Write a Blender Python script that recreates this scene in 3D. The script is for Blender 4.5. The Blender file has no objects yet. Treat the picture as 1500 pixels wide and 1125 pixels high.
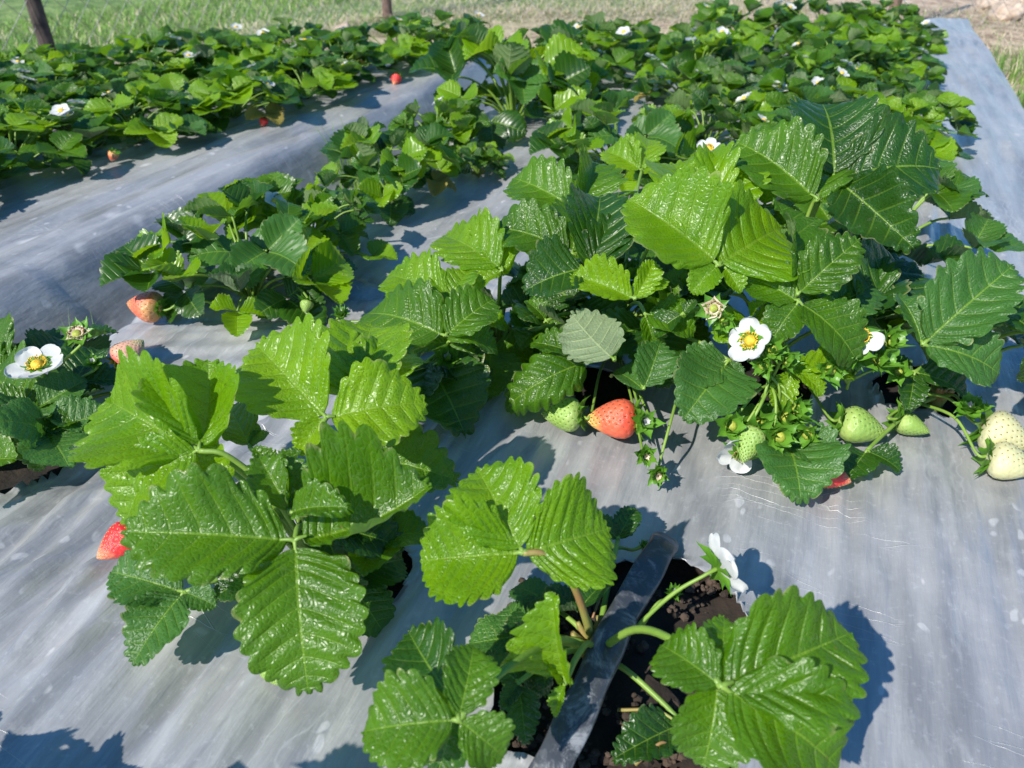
import bpy, math, random
import numpy as np
from mathutils import Vector, Matrix, noise
R = math.radians
scene = bpy.context.scene
col = scene.collection
rnd = random.Random(7)

# ------------------------------------------------------------------ camera
CH, TH, F = .45, R(33), 1155.0
cd = bpy.data.cameras.new('camera'); cam = bpy.data.objects.new('camera', cd); col.objects.link(cam)
cam.location = (0, 0, CH); cam.rotation_euler = (R(90)-TH, 0, 0)
cd.sensor_width = 36; cd.lens = 36*F/1500; cd.clip_start = .02; cd.clip_end = 600
cd.dof.use_dof = True; cd.dof.focus_distance = .68; cd.dof.aperture_fstop = 11
scene.camera = cam

# ------------------------------------------------------------------ light
SUN = Vector((-.70, -.80, .98)).normalized()          # towards the sun
el = math.asin(SUN.z); az = math.atan2(SUN.x, SUN.y)
w = bpy.data.worlds.new('World'); scene.world = w; w.use_nodes = True
nt = w.node_tree; sky = nt.nodes.new('ShaderNodeTexSky'); sky.sky_type = 'NISHITA'
sky.sun_disc = False; sky.sun_elevation = el; sky.sun_rotation = az
sky.ozone_density = 3.0; sky.dust_density = .3; sky.air_density = 1.0
hs = nt.nodes.new('ShaderNodeHueSaturation'); hs.inputs['Saturation'].default_value = 1.32      # deep clear blue
nt.links.new(sky.outputs[0], hs.inputs['Color']); nt.links.new(hs.outputs[0], nt.nodes['Background'].inputs[0]); nt.nodes['Background'].inputs[1].default_value = .13
sl = bpy.data.lights.new('sun', 'SUN'); sl.energy = 4.7; sl.angle = R(.6); sl.color = (1, .96, .88)
so = bpy.data.objects.new('sun', sl); col.objects.link(so)
so.rotation_euler = SUN.to_track_quat('Z', 'Y').to_euler()
vs = scene.view_settings; vs.view_transform = 'Standard'; vs.look = 'None'; vs.gamma = 1; vs.exposure = .52

# ------------------------------------------------------------------ frames
def px(x, y, z=0.0):
    a = (x-750)/F; b = (562.5-y)/F
    d = (a, math.cos(TH)+b*math.sin(TH), -math.sin(TH)+b*math.cos(TH))
    t = (z-CH)/d[2]
    return Vector((d[0]*t, d[1]*t, z))
YW = R(21.06); C_, S_ = math.cos(YW), math.sin(YW)     # rows run along u
def UV(x, y): return x*S_+y*C_, x*C_-y*S_
def XY(u, v): return v*C_+u*S_, u*C_-v*S_

# ------------------------------------------------------------------ material helpers
class NT:
    def __init__(s, name):
        s.m = bpy.data.materials.new(name); s.m.use_nodes = True; s.t = s.m.node_tree
        s.p = s.t.nodes['Principled BSDF']; s.out = s.t.nodes['Material Output']
    def n(s, typ, **k):
        x = s.t.nodes.new(typ)
        for a, b in k.items():
            if hasattr(x, a) and a not in ('inputs',): setattr(x, a, b)
        return x
    def l(s, a, b): s.t.links.new(a, b)
    def put(s, sock, v):
        if hasattr(v, 'is_output') or isinstance(v, bpy.types.NodeSocket): s.l(v, sock)
        else: sock.default_value = v
    def math(s, op, a, b=None, c=None, clamp=False):
        x = s.n('ShaderNodeMath'); x.operation = op; x.use_clamp = clamp
        s.put(x.inputs[0], a)
        if b is not None: s.put(x.inputs[1], b)
        if c is not None: s.put(x.inputs[2], c)
        return x.outputs[0]
    def mix(s, f, a, b, blend='MIX'):
        x = s.n('ShaderNodeMix'); x.data_type = 'RGBA'; x.blend_type = blend
        s.put(x.inputs[0], f); s.put(x.inputs[6], a if not isinstance(a, tuple) else (*a, 1)[:4]); s.put(x.inputs[7], b if not isinstance(b, tuple) else (*b, 1)[:4])
        return x.outputs[2]
    def noise(s, vec, scale, detail=3, rough=.55, dist=0):
        x = s.n('ShaderNodeTexNoise'); x.inputs['Scale'].default_value = scale; x.inputs['Detail'].default_value = detail
        x.inputs['Roughness'].default_value = rough; x.inputs['Distortion'].default_value = dist
        if vec is not None: s.l(vec, x.inputs['Vector'])
        return x.outputs['Fac']
    def vor(s, vec, scale, feature='F1', rand=1):
        x = s.n('ShaderNodeTexVoronoi'); x.feature = feature; x.inputs['Scale'].default_value = scale
        x.inputs['Randomness'].default_value = rand
        if vec is not None: s.l(vec, x.inputs['Vector'])
        return x.outputs['Distance']
    def ramp(s, f, lo, hi, a=0., b=1.):
        x = s.n('ShaderNodeMapRange'); x.interpolation_type = 'SMOOTHSTEP'; s.put(x.inputs[0], f)
        x.inputs[1].default_value = lo; x.inputs[2].default_value = hi; x.inputs[3].default_value = a; x.inputs[4].default_value = b
        return x.outputs[0]
    def mapping(s, vec, scale=(1,1,1), rot=(0,0,0), loc=(0,0,0)):
        x = s.n('ShaderNodeMapping'); s.l(vec, x.inputs[0]); x.inputs['Scale'].default_value = scale
        x.inputs['Rotation'].default_value = rot; x.inputs['Location'].default_value = loc
        return x.outputs[0]
    def bump(s, h, strength, dist, normal=None):
        x = s.n('ShaderNodeBump'); x.inputs['Strength'].default_value = strength; x.inputs['Distance'].default_value = dist
        s.l(h, x.inputs['Height'])
        if normal is not None: s.l(normal, x.inputs['Normal'])
        return x.outputs[0]
    def obj(s): return s.n('ShaderNodeTexCoord').outputs['Object']
    def geo(s): return s.n('ShaderNodeNewGeometry')
    def uv(s, name):
        x = s.n('ShaderNodeUVMap'); x.uv_map = name; return x.outputs[0]
    def set(s, **k):
        for a, b in k.items():
            s.put(s.p.inputs[a.replace('_', ' ')], (*b, 1) if isinstance(b, tuple) and len(b) == 3 else b)
        return s

def leaf_mat(name, top, top2, back, trans, rough=.27, tf=.3, dew=.5):
    s = NT(name); g = s.geo(); info = s.n('ShaderNodeObjectInfo')
    v1 = s.uv('vein'); fl = s.uv('flat')
    sx = s.n('ShaderNodeSeparateXYZ'); s.l(v1, sx.inputs[0])
    av = s.math('ABSOLUTE', sx.outputs[0])
    fr = s.math('ABSOLUTE', s.math('SUBTRACT', s.math('FRACT', sx.outputs[1]), .5))
    lat = s.math('MULTIPLY', s.ramp(fr, .02, .085, 1, 0), s.ramp(av, .55, 1., 1, .15))
    mid = s.ramp(av, .012, .05, 1, 0)
    vein = s.math('MAXIMUM', lat, mid)
    big = s.noise(fl, 2.2, 2); fine = s.noise(fl, 30, 3)
    cell = s.vor(fl, 26, 'DISTANCE_TO_EDGE'); f1 = s.vor(fl, 26)
    tone = s.math('ADD', s.math('MULTIPLY', s.ramp(big, .3, .7), .6), s.math('MULTIPLY', info.outputs['Random'], .5), clamp=True)
    c = s.mix(tone, top, top2)
    c = s.mix(s.math('MULTIPLY', s.ramp(cell, .0, .07, 1, 0), .18), c, tuple(min(1, x*1.9) for x in top2))
    c = s.mix(s.math('MULTIPLY', s.math('MAXIMUM', s.math('MULTIPLY', lat, .45), mid), .55), c, (.20, .34, .03))
    cb = s.mix(s.math('MULTIPLY', vein, .6), back, (.38, .46, .22))
    cb = s.mix(s.math('MULTIPLY', s.ramp(cell, .0, .06, 1, 0), .35), cb, tuple(x*.6 for x in back))
    edge = s.math('MULTIPLY', s.ramp(av, .93, 1.0), s.ramp(s.noise(fl, 3.1, 2), .52, .62))
    c = s.mix(s.math('MULTIPLY', edge, .6), c, (.30, .30, .12))
    spt = s.math('MULTIPLY', s.ramp(s.vor(fl, 9), .05, .10, 1, 0), s.ramp(s.noise(fl, 1.3, 1), .58, .64))
    c = s.mix(s.math('MULTIPLY', spt, .7), c, (.16, .10, .03))
    dust = s.math('MULTIPLY', s.ramp(s.noise(fl, 11, 5, .7), .56, .72), .16)
    c = s.mix(dust, c, (.30, .33, .24))
    c = s.mix(g.outputs['Backfacing'], c, cb)
    h = s.math('SUBTRACT', s.math('MULTIPLY', s.ramp(cell, 0, .28), .8), s.math('MULTIPLY', vein, 1.4))
    h = s.math('ADD', h, s.math('MULTIPLY', fine, .5))
    drop = s.vor(fl, 75); dsel = s.noise(fl, 5, 2)
    dh = s.math('MULTIPLY', s.ramp(drop, .12, .34, 1, 0), s.ramp(dsel, .5, .62))
    n1 = s.bump(h, .40, .0010)
    n2 = s.bump(dh, .7*dew, .0014, n1)
    ro = s.math('SUBTRACT', s.math('ADD', rough, s.math('MULTIPLY', fine, .14)), s.math('MULTIPLY', dh, .2*dew))
    ro = s.math('ADD', ro, s.math('MULTIPLY', g.outputs['Backfacing'], .25))
    s.set(Base_Color=c, Roughness=ro, Normal=n2)
    s.p.inputs['Specular IOR Level'].default_value = .46
    tr = s.n('ShaderNodeBsdfTranslucent'); tc = s.mix(s.math('MULTIPLY', vein, .4), trans, tuple(x*.6 for x in trans)); s.l(tc, tr.inputs[0]); s.l(n1, tr.inputs[1])
    mx = s.n('ShaderNodeMixShader'); mx.inputs[0].default_value = tf
    s.l(s.p.outputs[0], mx.inputs[1]); s.l(tr.outputs[0], mx.inputs[2]); s.l(mx.outputs[0], s.out.inputs[0])
    return s.m
def simple(name, c1, c2, scale=60, rough=.5, tf=0, bump=.0006, bs=40, **k):
    s = NT(name); o = s.obj(); nz = s.noise(o, scale, 3)
    s.set(Base_Color=s.mix(s.ramp(nz, .3, .7), c1, c2), Roughness=rough, Normal=s.bump(s.noise(o, bs*6, 3), .4, bump), **k)
    if tf:
        tr = s.n('ShaderNodeBsdfTranslucent'); tr.inputs[0].default_value = (*c2, 1)
        mx = s.n('ShaderNodeMixShader'); mx.inputs[0].default_value = tf
        s.l(s.p.outputs[0], mx.inputs[1]); s.l(tr.outputs[0], mx.inputs[2]); s.l(mx.outputs[0], s.out.inputs[0])
    return s.m

BACK = (.17, .24, .10)
M = {}
M['leaf'] = leaf_mat('leaf_green', (.023, .076, .002), (.064, .158, .003), BACK, (.24, .50, .005))
M['bright'] = leaf_mat('leaf_young_green', (.075, .19, .002), (.165, .30, .003), BACK, (.42, .70, .008), rough=.26, tf=.36, dew=1)
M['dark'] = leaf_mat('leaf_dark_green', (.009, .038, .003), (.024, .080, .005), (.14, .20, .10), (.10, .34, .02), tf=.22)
M['dull'] = leaf_mat('leaf_dull_green', (.030, .095, .014), (.050, .14, .020), (.19, .25, .13), (.15, .40, .04), rough=.36, tf=.25, dew=1)
M['old'] = leaf_mat('leaf_old', (.14, .13, .02), (.26, .20, .04), (.26, .24, .14), (.35, .28, .03), rough=.5, tf=.25)
M['stalk'] = simple('stalk_green', (.15, .27, .035), (.24, .37, .06), 30, .45, tf=.12)
M['redstalk'] = simple('stalk_reddish', (.30, .16, .07), (.25, .30, .06), 30, .5, tf=.1)
M['sepal'] = simple('sepal_green', (.07, .21, .015), (.14, .32, .03), 60, .42, tf=.25)
M['petal'] = simple('petal_white', (.64, .64, .62), (.72, .72, .70), 40, .55, tf=.35)
M['oldpetal'] = simple('petal_withered', (.55, .40, .28), (.75, .62, .48), 80, .7, tf=.2)
M['yellow'] = simple('flower_yellow', (.62, .36, .02), (.80, .55, .04), 300, .6, bump=.001, bs=150)
M['greencentre'] = simple('fruitlet_green', (.22, .30, .04), (.42, .42, .05), 300, .6, bump=.001, bs=150)
M['soil'] = simple('soil', (.010, .007, .005), (.030, .020, .014), 30, .95, bump=.006, bs=25)
M['clod'] = simple('clod', (.025, .017, .012), (.09, .06, .042), 60, .95, bump=.003, bs=60)
M['wood'] = simple('fence_post_wood', (.030, .024, .022), (.10, .075, .062), 25, .9, bump=.003, bs=20)
M['brownwood'] = simple('fence_post_brown_wood', (.12, .07, .05), (.22, .15, .12), 25, .9, bump=.003, bs=20)
M['wire'] = simple('galvanised_wire', (.30, .30, .28), (.48, .46, .42), 20, .5, Metallic=.5)
M['straw'] = simple('dry_grass', (.52, .41, .27), (.72, .61, .45), 30, .8, tf=.2)
M['grass'] = simple('grass_green', (.12, .26, .04), (.27, .42, .09), 3, .55, tf=.3)
M['stone'] = simple('pale_stone', (.40, .30, .22), (.58, .46, .36), 14, .9, bump=.004, bs=12)

def berry_mat(name, tip, body, shoulder, seedc):
    s = NT(name); o = s.obj(); sp = s.n('ShaderNodeSeparateXYZ'); s.l(o, sp.inputs[0])
    z = s.math('ADD', sp.outputs[2], s.math('MULTIPLY', s.math('SUBTRACT', s.noise(o, 3.5, 2), .5), .5))
    c = s.mix(s.ramp(z, .05, .4), shoulder, body); c = s.mix(s.ramp(z, .62, .98), c, tip)
    c = s.mix(s.math('MULTIPLY', s.noise(o, 18, 3), .35), c, tuple(min(1, x*1.4+.03) for x in body))
    s.set(Base_Color=c, Roughness=.3, Normal=s.bump(s.noise(o, 60, 2), .25, .01))
    s.p.inputs['Subsurface Weight'].default_value = .25; s.p.inputs['Subsurface Radius'].default_value = (1, .4, .2)
    s.p.inputs['Subsurface Scale'].default_value = .004
    sd = NT(name+'_seed'); sd.set(Base_Color=seedc, Roughness=.4)
    return s.m, sd.m
BM = {
 'salmon': berry_mat('berry_salmon', (.62, .55, .12), (.66, .12, .055), (.62, .06, .035), (.13, .035, .01)),
 'green': berry_mat('berry_green', (.27, .38, .10), (.23, .36, .07), (.34, .44, .13), (.05, .09, .008)),
 'white': berry_mat('berry_white', (.36, .37, .15), (.50, .48, .25), (.56, .53, .33), (.16, .11, .02)),
 'red': berry_mat('berry_red', (.70, .30, .16), (.60, .022, .022), (.55, .02, .02), (.60, .33, .10)),
 'pink': berry_mat('berry_pink', (.40, .46, .20), (.62, .34, .24), (.66, .10, .10), (.14, .09, .03)),
 'orange': berry_mat('berry_orange', (.62, .30, .12), (.64, .15, .08), (.55, .38, .14), (.22, .08, .02)),
}

# plastic film
def film_mat(name):
    s = NT(name); o = s.obj()
    m1 = s.mapping(o, rot=(0, 0, YW))                    # x across the bed, y along the row
    st = s.noise(s.mapping(m1, (12, 1.3, 1)), 2.5, 5, .65)
    cl = s.noise(o, 5, 5, .62)
    base = s.mix(s.ramp(st, .3, .7), (.215, .22, .23), (.41, .405, .40))
    base = s.mix(s.math('MULTIPLY', s.ramp(cl, .42, .62), .5), base, (.43, .43, .435))
    # dried splashes
    wv = s.n('ShaderNodeVectorMath'); wv.operation = 'ADD'
    nzc = s.n('ShaderNodeTexNoise'); nzc.inputs['Scale'].default_value = 30; s.l(o, nzc.inputs['Vector'])
    sc_ = s.n('ShaderNodeVectorMath'); sc_.operation = 'SCALE'; sc_.inputs[3].default_value = .025
    s.l(nzc.outputs['Color'], sc_.inputs[0]); s.l(m1, wv.inputs[0]); s.l(sc_.outputs[0], wv.inputs[1])
    v = s.mapping(wv.outputs[0], (1, .55, .2))
    d1 = s.vor(v, 22); d2 = s.vor(v, 60)
    sel = s.noise(o, 9, 2); sel2 = s.noise(o, 14, 2)
    spot = s.math('MULTIPLY', s.ramp(d1, .10, .24, 1, 0), s.ramp(sel, .52, .62))
    spot2 = s.math('MULTIPLY', s.ramp(d2, .14, .22, 1, 0), s.ramp(sel2, .50, .56))
    sp = s.math('MAXIMUM', spot, s.math('MULTIPLY', spot2, .9))
    # scratches
    scn = s.vor(s.mapping(m1, (1.5, 14, 1), rot=(0, 0, .5)), 5, 'DISTANCE_TO_EDGE')
    scr = s.math('MULTIPLY', s.ramp(scn, .0, .012, 1, 0), s.ramp(s.noise(o, 6, 2), .52, .62))
    mud = s.math('MULTIPLY', s.ramp(s.noise(s.mapping(m1, (3.2, 1.0, 1)), 7, 7, .72, .4), .53, .62), .42)
    lnv = s.vor(s.mapping(wv.outputs[0], (16, .35, 1)), 1.6, 'DISTANCE_TO_EDGE')
    line = s.math('MULTIPLY', s.ramp(lnv, 0, .03, 1, 0), s.ramp(s.noise(o, 4, 2), .45, .6))
    base = s.mix(s.math('MULTIPLY', line, .35), base, (.55, .55, .56))
    base = s.mix(s.math('MULTIPLY', mud, .6), base, (.52, .52, .515))
    base = s.mix(s.math('MULTIPLY', sp, .38), base, (.68, .68, .68))
    base = s.mix(s.math('MULTIPLY', scr, .4), base, (.72, .72, .72))
    gr = s.noise(o, 160, 3, .7)
    base = s.mix(s.math('MULTIPLY', s.ramp(gr, .55, .75), .25), base, (.62, .62, .62))
    ro = s.math('ADD', s.math('ADD', .30, s.math('MULTIPLY', sp, .25)), s.math('MULTIPLY', s.math('ADD', mud, s.ramp(cl, .3, .7)), .14))
    wr = s.noise(s.mapping(m1, (22, 2.5, 1)), 3, 4, .6); cr = s.noise(o, 45, 4, .6)
    h = s.math('ADD', s.math('MULTIPLY', wr, 1.0), s.math('MULTIPLY', cr, .25))
    rg = s.n('ShaderNodeTexNoise'); rg.noise_type = 'RIDGED_MULTIFRACTAL'; rg.inputs['Scale'].default_value = 2.2; rg.inputs['Detail'].default_value = 4
    s.l(s.mapping(wv.outputs[0], (16, 2.2, 1)), rg.inputs['Vector'])
    h = s.math('ADD', h, s.math('MULTIPLY', rg.outputs['Fac'], .30)); h = s.math('ADD', h, s.math('MULTIPLY', scr, .25))
    s.set(Base_Color=base, Roughness=ro, Normal=s.bump(h, .6, .004), Metallic=.25)
    s.p.inputs['Specular IOR Level'].default_value = .6
    return s.m
M['film'] = film_mat('mulch_film')
def tape_mat():
    s = NT('black_tape'); o = s.obj()
    d = s.ramp(s.noise(o, 38, 6, .75, .6), .50, .68); d2 = s.ramp(s.noise(o, 150, 4, .7), .5, .7)
    c = s.mix(s.math('MULTIPLY', d, .8), (.045, .050, .060), (.30, .31, .33)); c = s.mix(s.math('MULTIPLY', d2, .22), c, (.3, .3, .32))
    s.set(Base_Color=c, Roughness=s.math('ADD', .3, s.math('MULTIPLY', d, .4)), Normal=s.bump(s.noise(o, 60, 4), .4, .002))
    return s.m
M['tape'] = tape_mat()
def ground_mat():
    s = NT('ground'); o = s.obj(); g = s.geo()
    n1 = s.noise(o, 1.3, 4); n2 = s.noise(o, 14, 5, .7); n3 = s.noise(o, 60, 3)
    gr = s.mix(s.ramp(n2, .35, .65), (.08, .15, .03), (.20, .28, .08))
    dr = s.mix(s.ramp(n2, .35, .65), (.26, .18, .12), (.56, .43, .31))
    sp = s.n('ShaderNodeSeparateXYZ'); s.l(o, sp.inputs[0])
    d = s.math('SUBTRACT', sp.outputs[1], s.math('MULTIPLY', sp.outputs[0], .62))   # distance up the field from the fence
    d = s.math('ADD', d, s.math('MULTIPLY', n1, 1.6))
    f = s.ramp(d, 4.2, 5.2)
    s.set(Base_Color=s.mix(f, dr, gr), Roughness=.95, Normal=s.bump(s.math('ADD', n2, n3), .7, .02))
    return s.m
M['ground'] = ground_mat()

# ------------------------------------------------------------------ object helpers
WO = {}
def tag(o, label=None, cat=None, group=None, kind=None):
    if label: o['label'] = label
    if cat: o['category'] = cat
    if group: o['group'] = group
    if kind: o['kind'] = kind
    return o
def empty(name, loc):
    o = bpy.data.objects.new(name, None); col.objects.link(o); o.location = loc; o.empty_display_size = .02; WO[o] = Vector(loc); return o
class MB:
    """collects verts / faces / uvs / material indices"""
    def __init__(s): s.v = []; s.f = []; s.u1 = []; s.u2 = []; s.mi = []; s.n = 0
    def add(s, v, f, u1=None, u2=None, mi=0):
        v = np.asarray(v, float).reshape(-1, 3); k = len(v)
        s.v.append(v); s.f += [tuple(i+s.n for i in q) for q in f]; s.mi += [mi]*len(f)
        s.u1.append(np.zeros((k, 2)) if u1 is None else u1); s.u2.append(v[:, :2]*10 if u2 is None else u2); s.n += k
        return s
    def build(s, name, mats, parent=None, origin=None, smooth=True):
        V = np.concatenate(s.v); org = WO[parent] if (origin is None and parent is not None) else Vector((0, 0, 0) if origin is None else tuple(origin))
        me = bpy.data.meshes.new(name)
        me.from_pydata((V-np.array(org)).tolist(), [], s.f)
        idx = np.empty(len(me.loops), dtype=np.int32); me.loops.foreach_get('vertex_index', idx)
        for nm, u in (('vein', s.u1), ('flat', s.u2)):
            l = me.uv_layers.new(name=nm); l.data.foreach_set('uv', np.concatenate(u)[idx].astype(np.float32).ravel())
        for m in (mats if isinstance(mats, (list, tuple)) else [mats]): me.materials.append(m)
        me.polygons.foreach_set('material_index', s.mi)
        me.polygons.foreach_set('use_smooth', [smooth]*len(me.polygons)); me.update()
        o = bpy.data.objects.new(name, me); col.objects.link(o)
        if parent is not None: o.parent = parent; o.location = Vector(org)-WO[parent]
        else: o.location = org
        WO[o] = Vector(org)
        return o
def V3(a): return np.array(a, float)
def unit(a): a = V3(a); return a/max(1e-9, np.linalg.norm(a))
def tube(mb, pts, radii, n=8, mi=0):
    P = [V3(p) for p in pts]
    # smooth by Catmull-Rom
    Q = []; RR = []
    ext = [2*P[0]-P[1]]+P+[2*P[-1]-P[-2]]
    if not hasattr(radii, '__len__'): radii = [radii]*len(P)
    for i in range(len(P)-1):
        a, b, c, d = ext[i:i+4]
        for k in range(6):
            t = k/6; Q.append(.5*((2*b)+(-a+c)*t+(2*a-5*b+4*c-d)*t*t+(-a+3*b-3*c+d)*t**3)); RR.append(radii[i]*(1-t)+radii[i+1]*t)
    Q.append(P[-1]); RR.append(radii[-1])
    vs_ = []; up = V3((.31, .17, .93))
    for i, q in enumerate(Q):
        t = unit(Q[min(i+1, len(Q)-1)]-Q[max(i-1, 0)]); x = unit(np.cross(t, up)); y = np.cross(t, x)
        for k in range(n):
            a = 2*math.pi*k/n; vs_.append(q+RR[i]*(math.cos(a)*x+math.sin(a)*y))
    f = [(i*n+k, i*n+(k+1) % n, (i+1)*n+(k+1) % n, (i+1)*n+k) for i in range(len(Q)-1) for k in range(n)]
    f += [tuple(reversed(range(n))), tuple((len(Q)-1)*n+k for k in range(n))]
    mb.add(vs_, f, mi=mi)
def stalk_pts(a, b, sag=.25, r=None):
    a, b = V3(a), V3(b); d = b-a
    m1 = a+d*.35+V3((0, 0, abs(d[2])*sag+.006)); m2 = a+d*.72+V3((0, 0, abs(d[2])*sag*.8+.004))
    return [a, m1, m2, b]

def leaflet(mb, B, T, wr=.9, n=(0, -.25, 1), fold=.15, bend=.08, cup=.0, curl=.12, wave=.03, seed=0, nt=8, k=7, nc=10, relief=.024, amp=.072, mi=0):
    """one serrated leaflet from base point B to tip T, half width wr*L/2"""
    rs = np.random.RandomState(seed*7+3)
    B, T = V3(B), V3(T); a = T-B; L = np.linalg.norm(a); y = a/L
    n = V3(n); z = unit(n-n.dot(y)*y); x = np.cross(y, z)
    rows = nt*k; w0 = .20
    fr = np.concatenate([np.linspace(-1.6, 0, max(3, k//2+1))[:-1], np.linspace(0, nt+.5, rows)])
    ww = np.where(fr < 0, w0*(1+fr/1.6), w0+(1-w0)*fr/(nt+.5)); ww = np.clip(ww, 0, 1)
    ym = (1-np.cos(np.pi*ww**.92))/2
    xm = wr/2*np.sin(np.pi*np.clip(ym, 0, 1)**.92)**.58*(.94+.06*np.cos(ym*5+seed))
    tx, ty = np.gradient(xm), np.gradient(ym); tl = np.hypot(tx, ty)+1e-9; ox, oy = ty/tl, -tx/tl
    frt = fr+.13*np.sin(fr*2.7+seed*1.3)
    tooth = np.where(fr > 0, np.abs(np.sin(np.pi*frt))**.55-.55, -.1)*amp*(1+.35*np.sin(fr*2.3+seed))
    vv = np.linspace(0, 1, nc+1)**.9
    P = []; U1 = []; U2 = []
    ph = rs.rand(6)*6.28
    for side in (-1, 1):
        for j, v in enumerate(vv):
            if side == -1 and j == 0: continue
            y0 = ym-.26*np.sin(np.pi*ym)
            X = xm*v; Y = y0+(ym-y0)*(v**(1.12+.1*np.sin(seed)))
            e = np.clip((v-.7)/.3, 0, 1); e = e*e*(3-2*e)
            X = np.maximum(X+ox*tooth*e, 0); Y = Y+oy*tooth*e
            asym = 1+side*.06*np.sin(ph[0]); X = X*asym
            rz = relief*1.15*(np.abs(np.cos(np.pi*fr+.25*np.sin(v*5+seed)))**.9)*(1+.25*np.sin(fr*1.9+ph[4]+v*3))*np.sin(np.pi*min(1, v*.93))**.6*np.clip(ym*(1.02-ym)*7, 0, 1)
            Z = rz + fold*(np.sqrt(X*X+.0030)-.055) + cup*4*X*X + bend*4*Y*(1-Y) - curl*np.clip(v-.68, 0, 1)**2
            Z = Z + relief*1.1*e*(np.abs(np.sin(np.pi*fr))-.5)*(fr > 0)
            Z = Z + wave*(np.sin(side*X*6+ph[1]+Y*2)*.5+np.sin(Y*7+ph[2]+side*1.7)*.5*v) + wave*.6*e*np.sin(Y*13+ph[3]*side)
            P.append(B+L*(side*X[:, None]*x+Y[:, None]*y+Z[:, None]*z))
            U1.append(np.stack([np.full_like(fr, side*v), fr], 1))
            U2.append(np.stack([side*X, Y], 1)*L*12+rs.rand(2)*0+seed*1.37)
    nr = len(fr)
    order = list(range(nc-1, -1, -1))+list(range(nc, 2*nc+1))   # left edge ... middle ... right edge
    G = [P[i] for i in order]; G1 = [U1[i] for i in order]; G2 = [U2[i] for i in order]
    cols = len(order)
    V = np.concatenate(G); f = [(c*nr+r, (c+1)*nr+r, (c+1)*nr+r+1, c*nr+r+1) for c in range(cols-1) for r in range(nr-1)]
    mb.add(V, f, np.concatenate(G1), np.concatenate(G2), mi)

SEED = [0]
def hero(plant, J, leaflets, mat='leaf', crown=None, r=.0019, stalk='stalk', label=None, sag=.25, lmax=.100):
    """J=(x,y,h): pixel+height of the leaf's joint.  leaflets: (tipx,tipy,h,wr,{options})"""
    Jw = px(*J); mb = MB(); WOp = plant
    for q in leaflets:
        SEED[0] += 1
        tip = px(q[0], q[1], q[2]); hh = q[2]
        while (tip-Jw).length > lmax:
            t2 = px(q[0], q[1], hh+.002)
            if (t2-Jw).length >= (tip-Jw).length or hh > q[2]+.08: break
            hh += .002; tip = t2
        o = dict(q[4]) if len(q) > 4 else {}
        d = (tip-Jw); B = Jw+d*.05
        o.setdefault('seed', SEED[0]); o.setdefault('wave', .05); up_ = o.get('n', (0, 0, 1))[2] > 0
        if up_: o['fold'] = o.get('fold', .12)+.10; o.setdefault('cup', .24); o['curl'] = o.get('curl', .15)+.2
        leaflet(mb, B, tip, q[3], **o)
        tube(mb, [Jw, Jw+d*.03+Vector((0, 0, .0008)), Jw+d*.09], [r*.9, r*.75, r*.5], 6, 1)
    lf = mb.build('leaf', [M[mat], M['stalk']], plant, origin=Jw)
    if label: lf['label'] = label
    if crown is not None:
        sb = MB(); tube(sb, stalk_pts(crown, Jw, sag), [r*1.35, r*1.1, r, r*.95], 8); sb.build('leaf_stalk', M[stalk], lf)
    return lf

# ------------------------------------------------------------------ ground, beds
def bed_profile(v, edges, drop=.10, soft=.09):
    a, b = edges
    def s(t): t = min(1, max(0, t)); return t*t*(3-2*t)
    return -drop*(1-s((v-a)/soft))-drop*(1-s((b-v)/soft))
ENDY = 2.60
def uend(v, endy=ENDY):        # the beds end along the line y = 2.60 + .36 x
    return (endy+v*S_+.36*v*C_)/(C_-.36*S_)
def lin(a, b, n): return [a+(b-a)*i/(n-1) for i in range(n)]
def inpoly(x, y, poly):
    c = False; n = len(poly)
    for i in range(n):
        x1, y1 = poly[i]; x2, y2 = poly[i-1]
        if (y1 > y) != (y2 > y) and x < (x2-x1)*(y-y1)/(y2-y1)+x1: c = not c
    return c
def near_poly(x, y, poly):
    best = None
    for i in range(len(poly)):
        a = poly[i-1]; b = poly[i]; dx, dy = b[0]-a[0], b[1]-a[1]; L = dx*dx+dy*dy or 1e-9
        t = max(0, min(1, ((x-a[0])*dx+(y-a[1])*dy)/L)); p = (a[0]+dx*t, a[1]+dy*t); d = math.hypot(p[0]-x, p[1]-y)
        if best is None or d < best[0]: best = (d, p)
    return best
HOLE = [px(*p)[:2] for p in [(958, 806), (990, 812), (1030, 838), (1075, 880), (1120, 960), (1110, 1080), (1060, 1150), (900, 1160), (790, 1120), (742, 1100), (722, 1040), (724, 960), (748, 925), (800, 900), (850, 850), (900, 815)]]
def circ(c, r, n=14, seed=0):
    q = random.Random(seed); return [(c[0]+r*(.8+.4*q.random())*math.cos(6.283*i/n), c[1]+r*(.8+.4*q.random())*math.sin(6.283*i/n)) for i in range(n)]
HOLES = [HOLE, circ(px(525, 850), .042, seed=1), circ(px(455, 505), .035, seed=2), circ(px(25, 668), .05, seed=3), circ(px(735, 500), .04, seed=4), circ(px(880, 560), .04, seed=8),
         circ(px(1120, 560), .055, seed=5), circ(px(1350, 570), .05, seed=7)]
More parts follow.
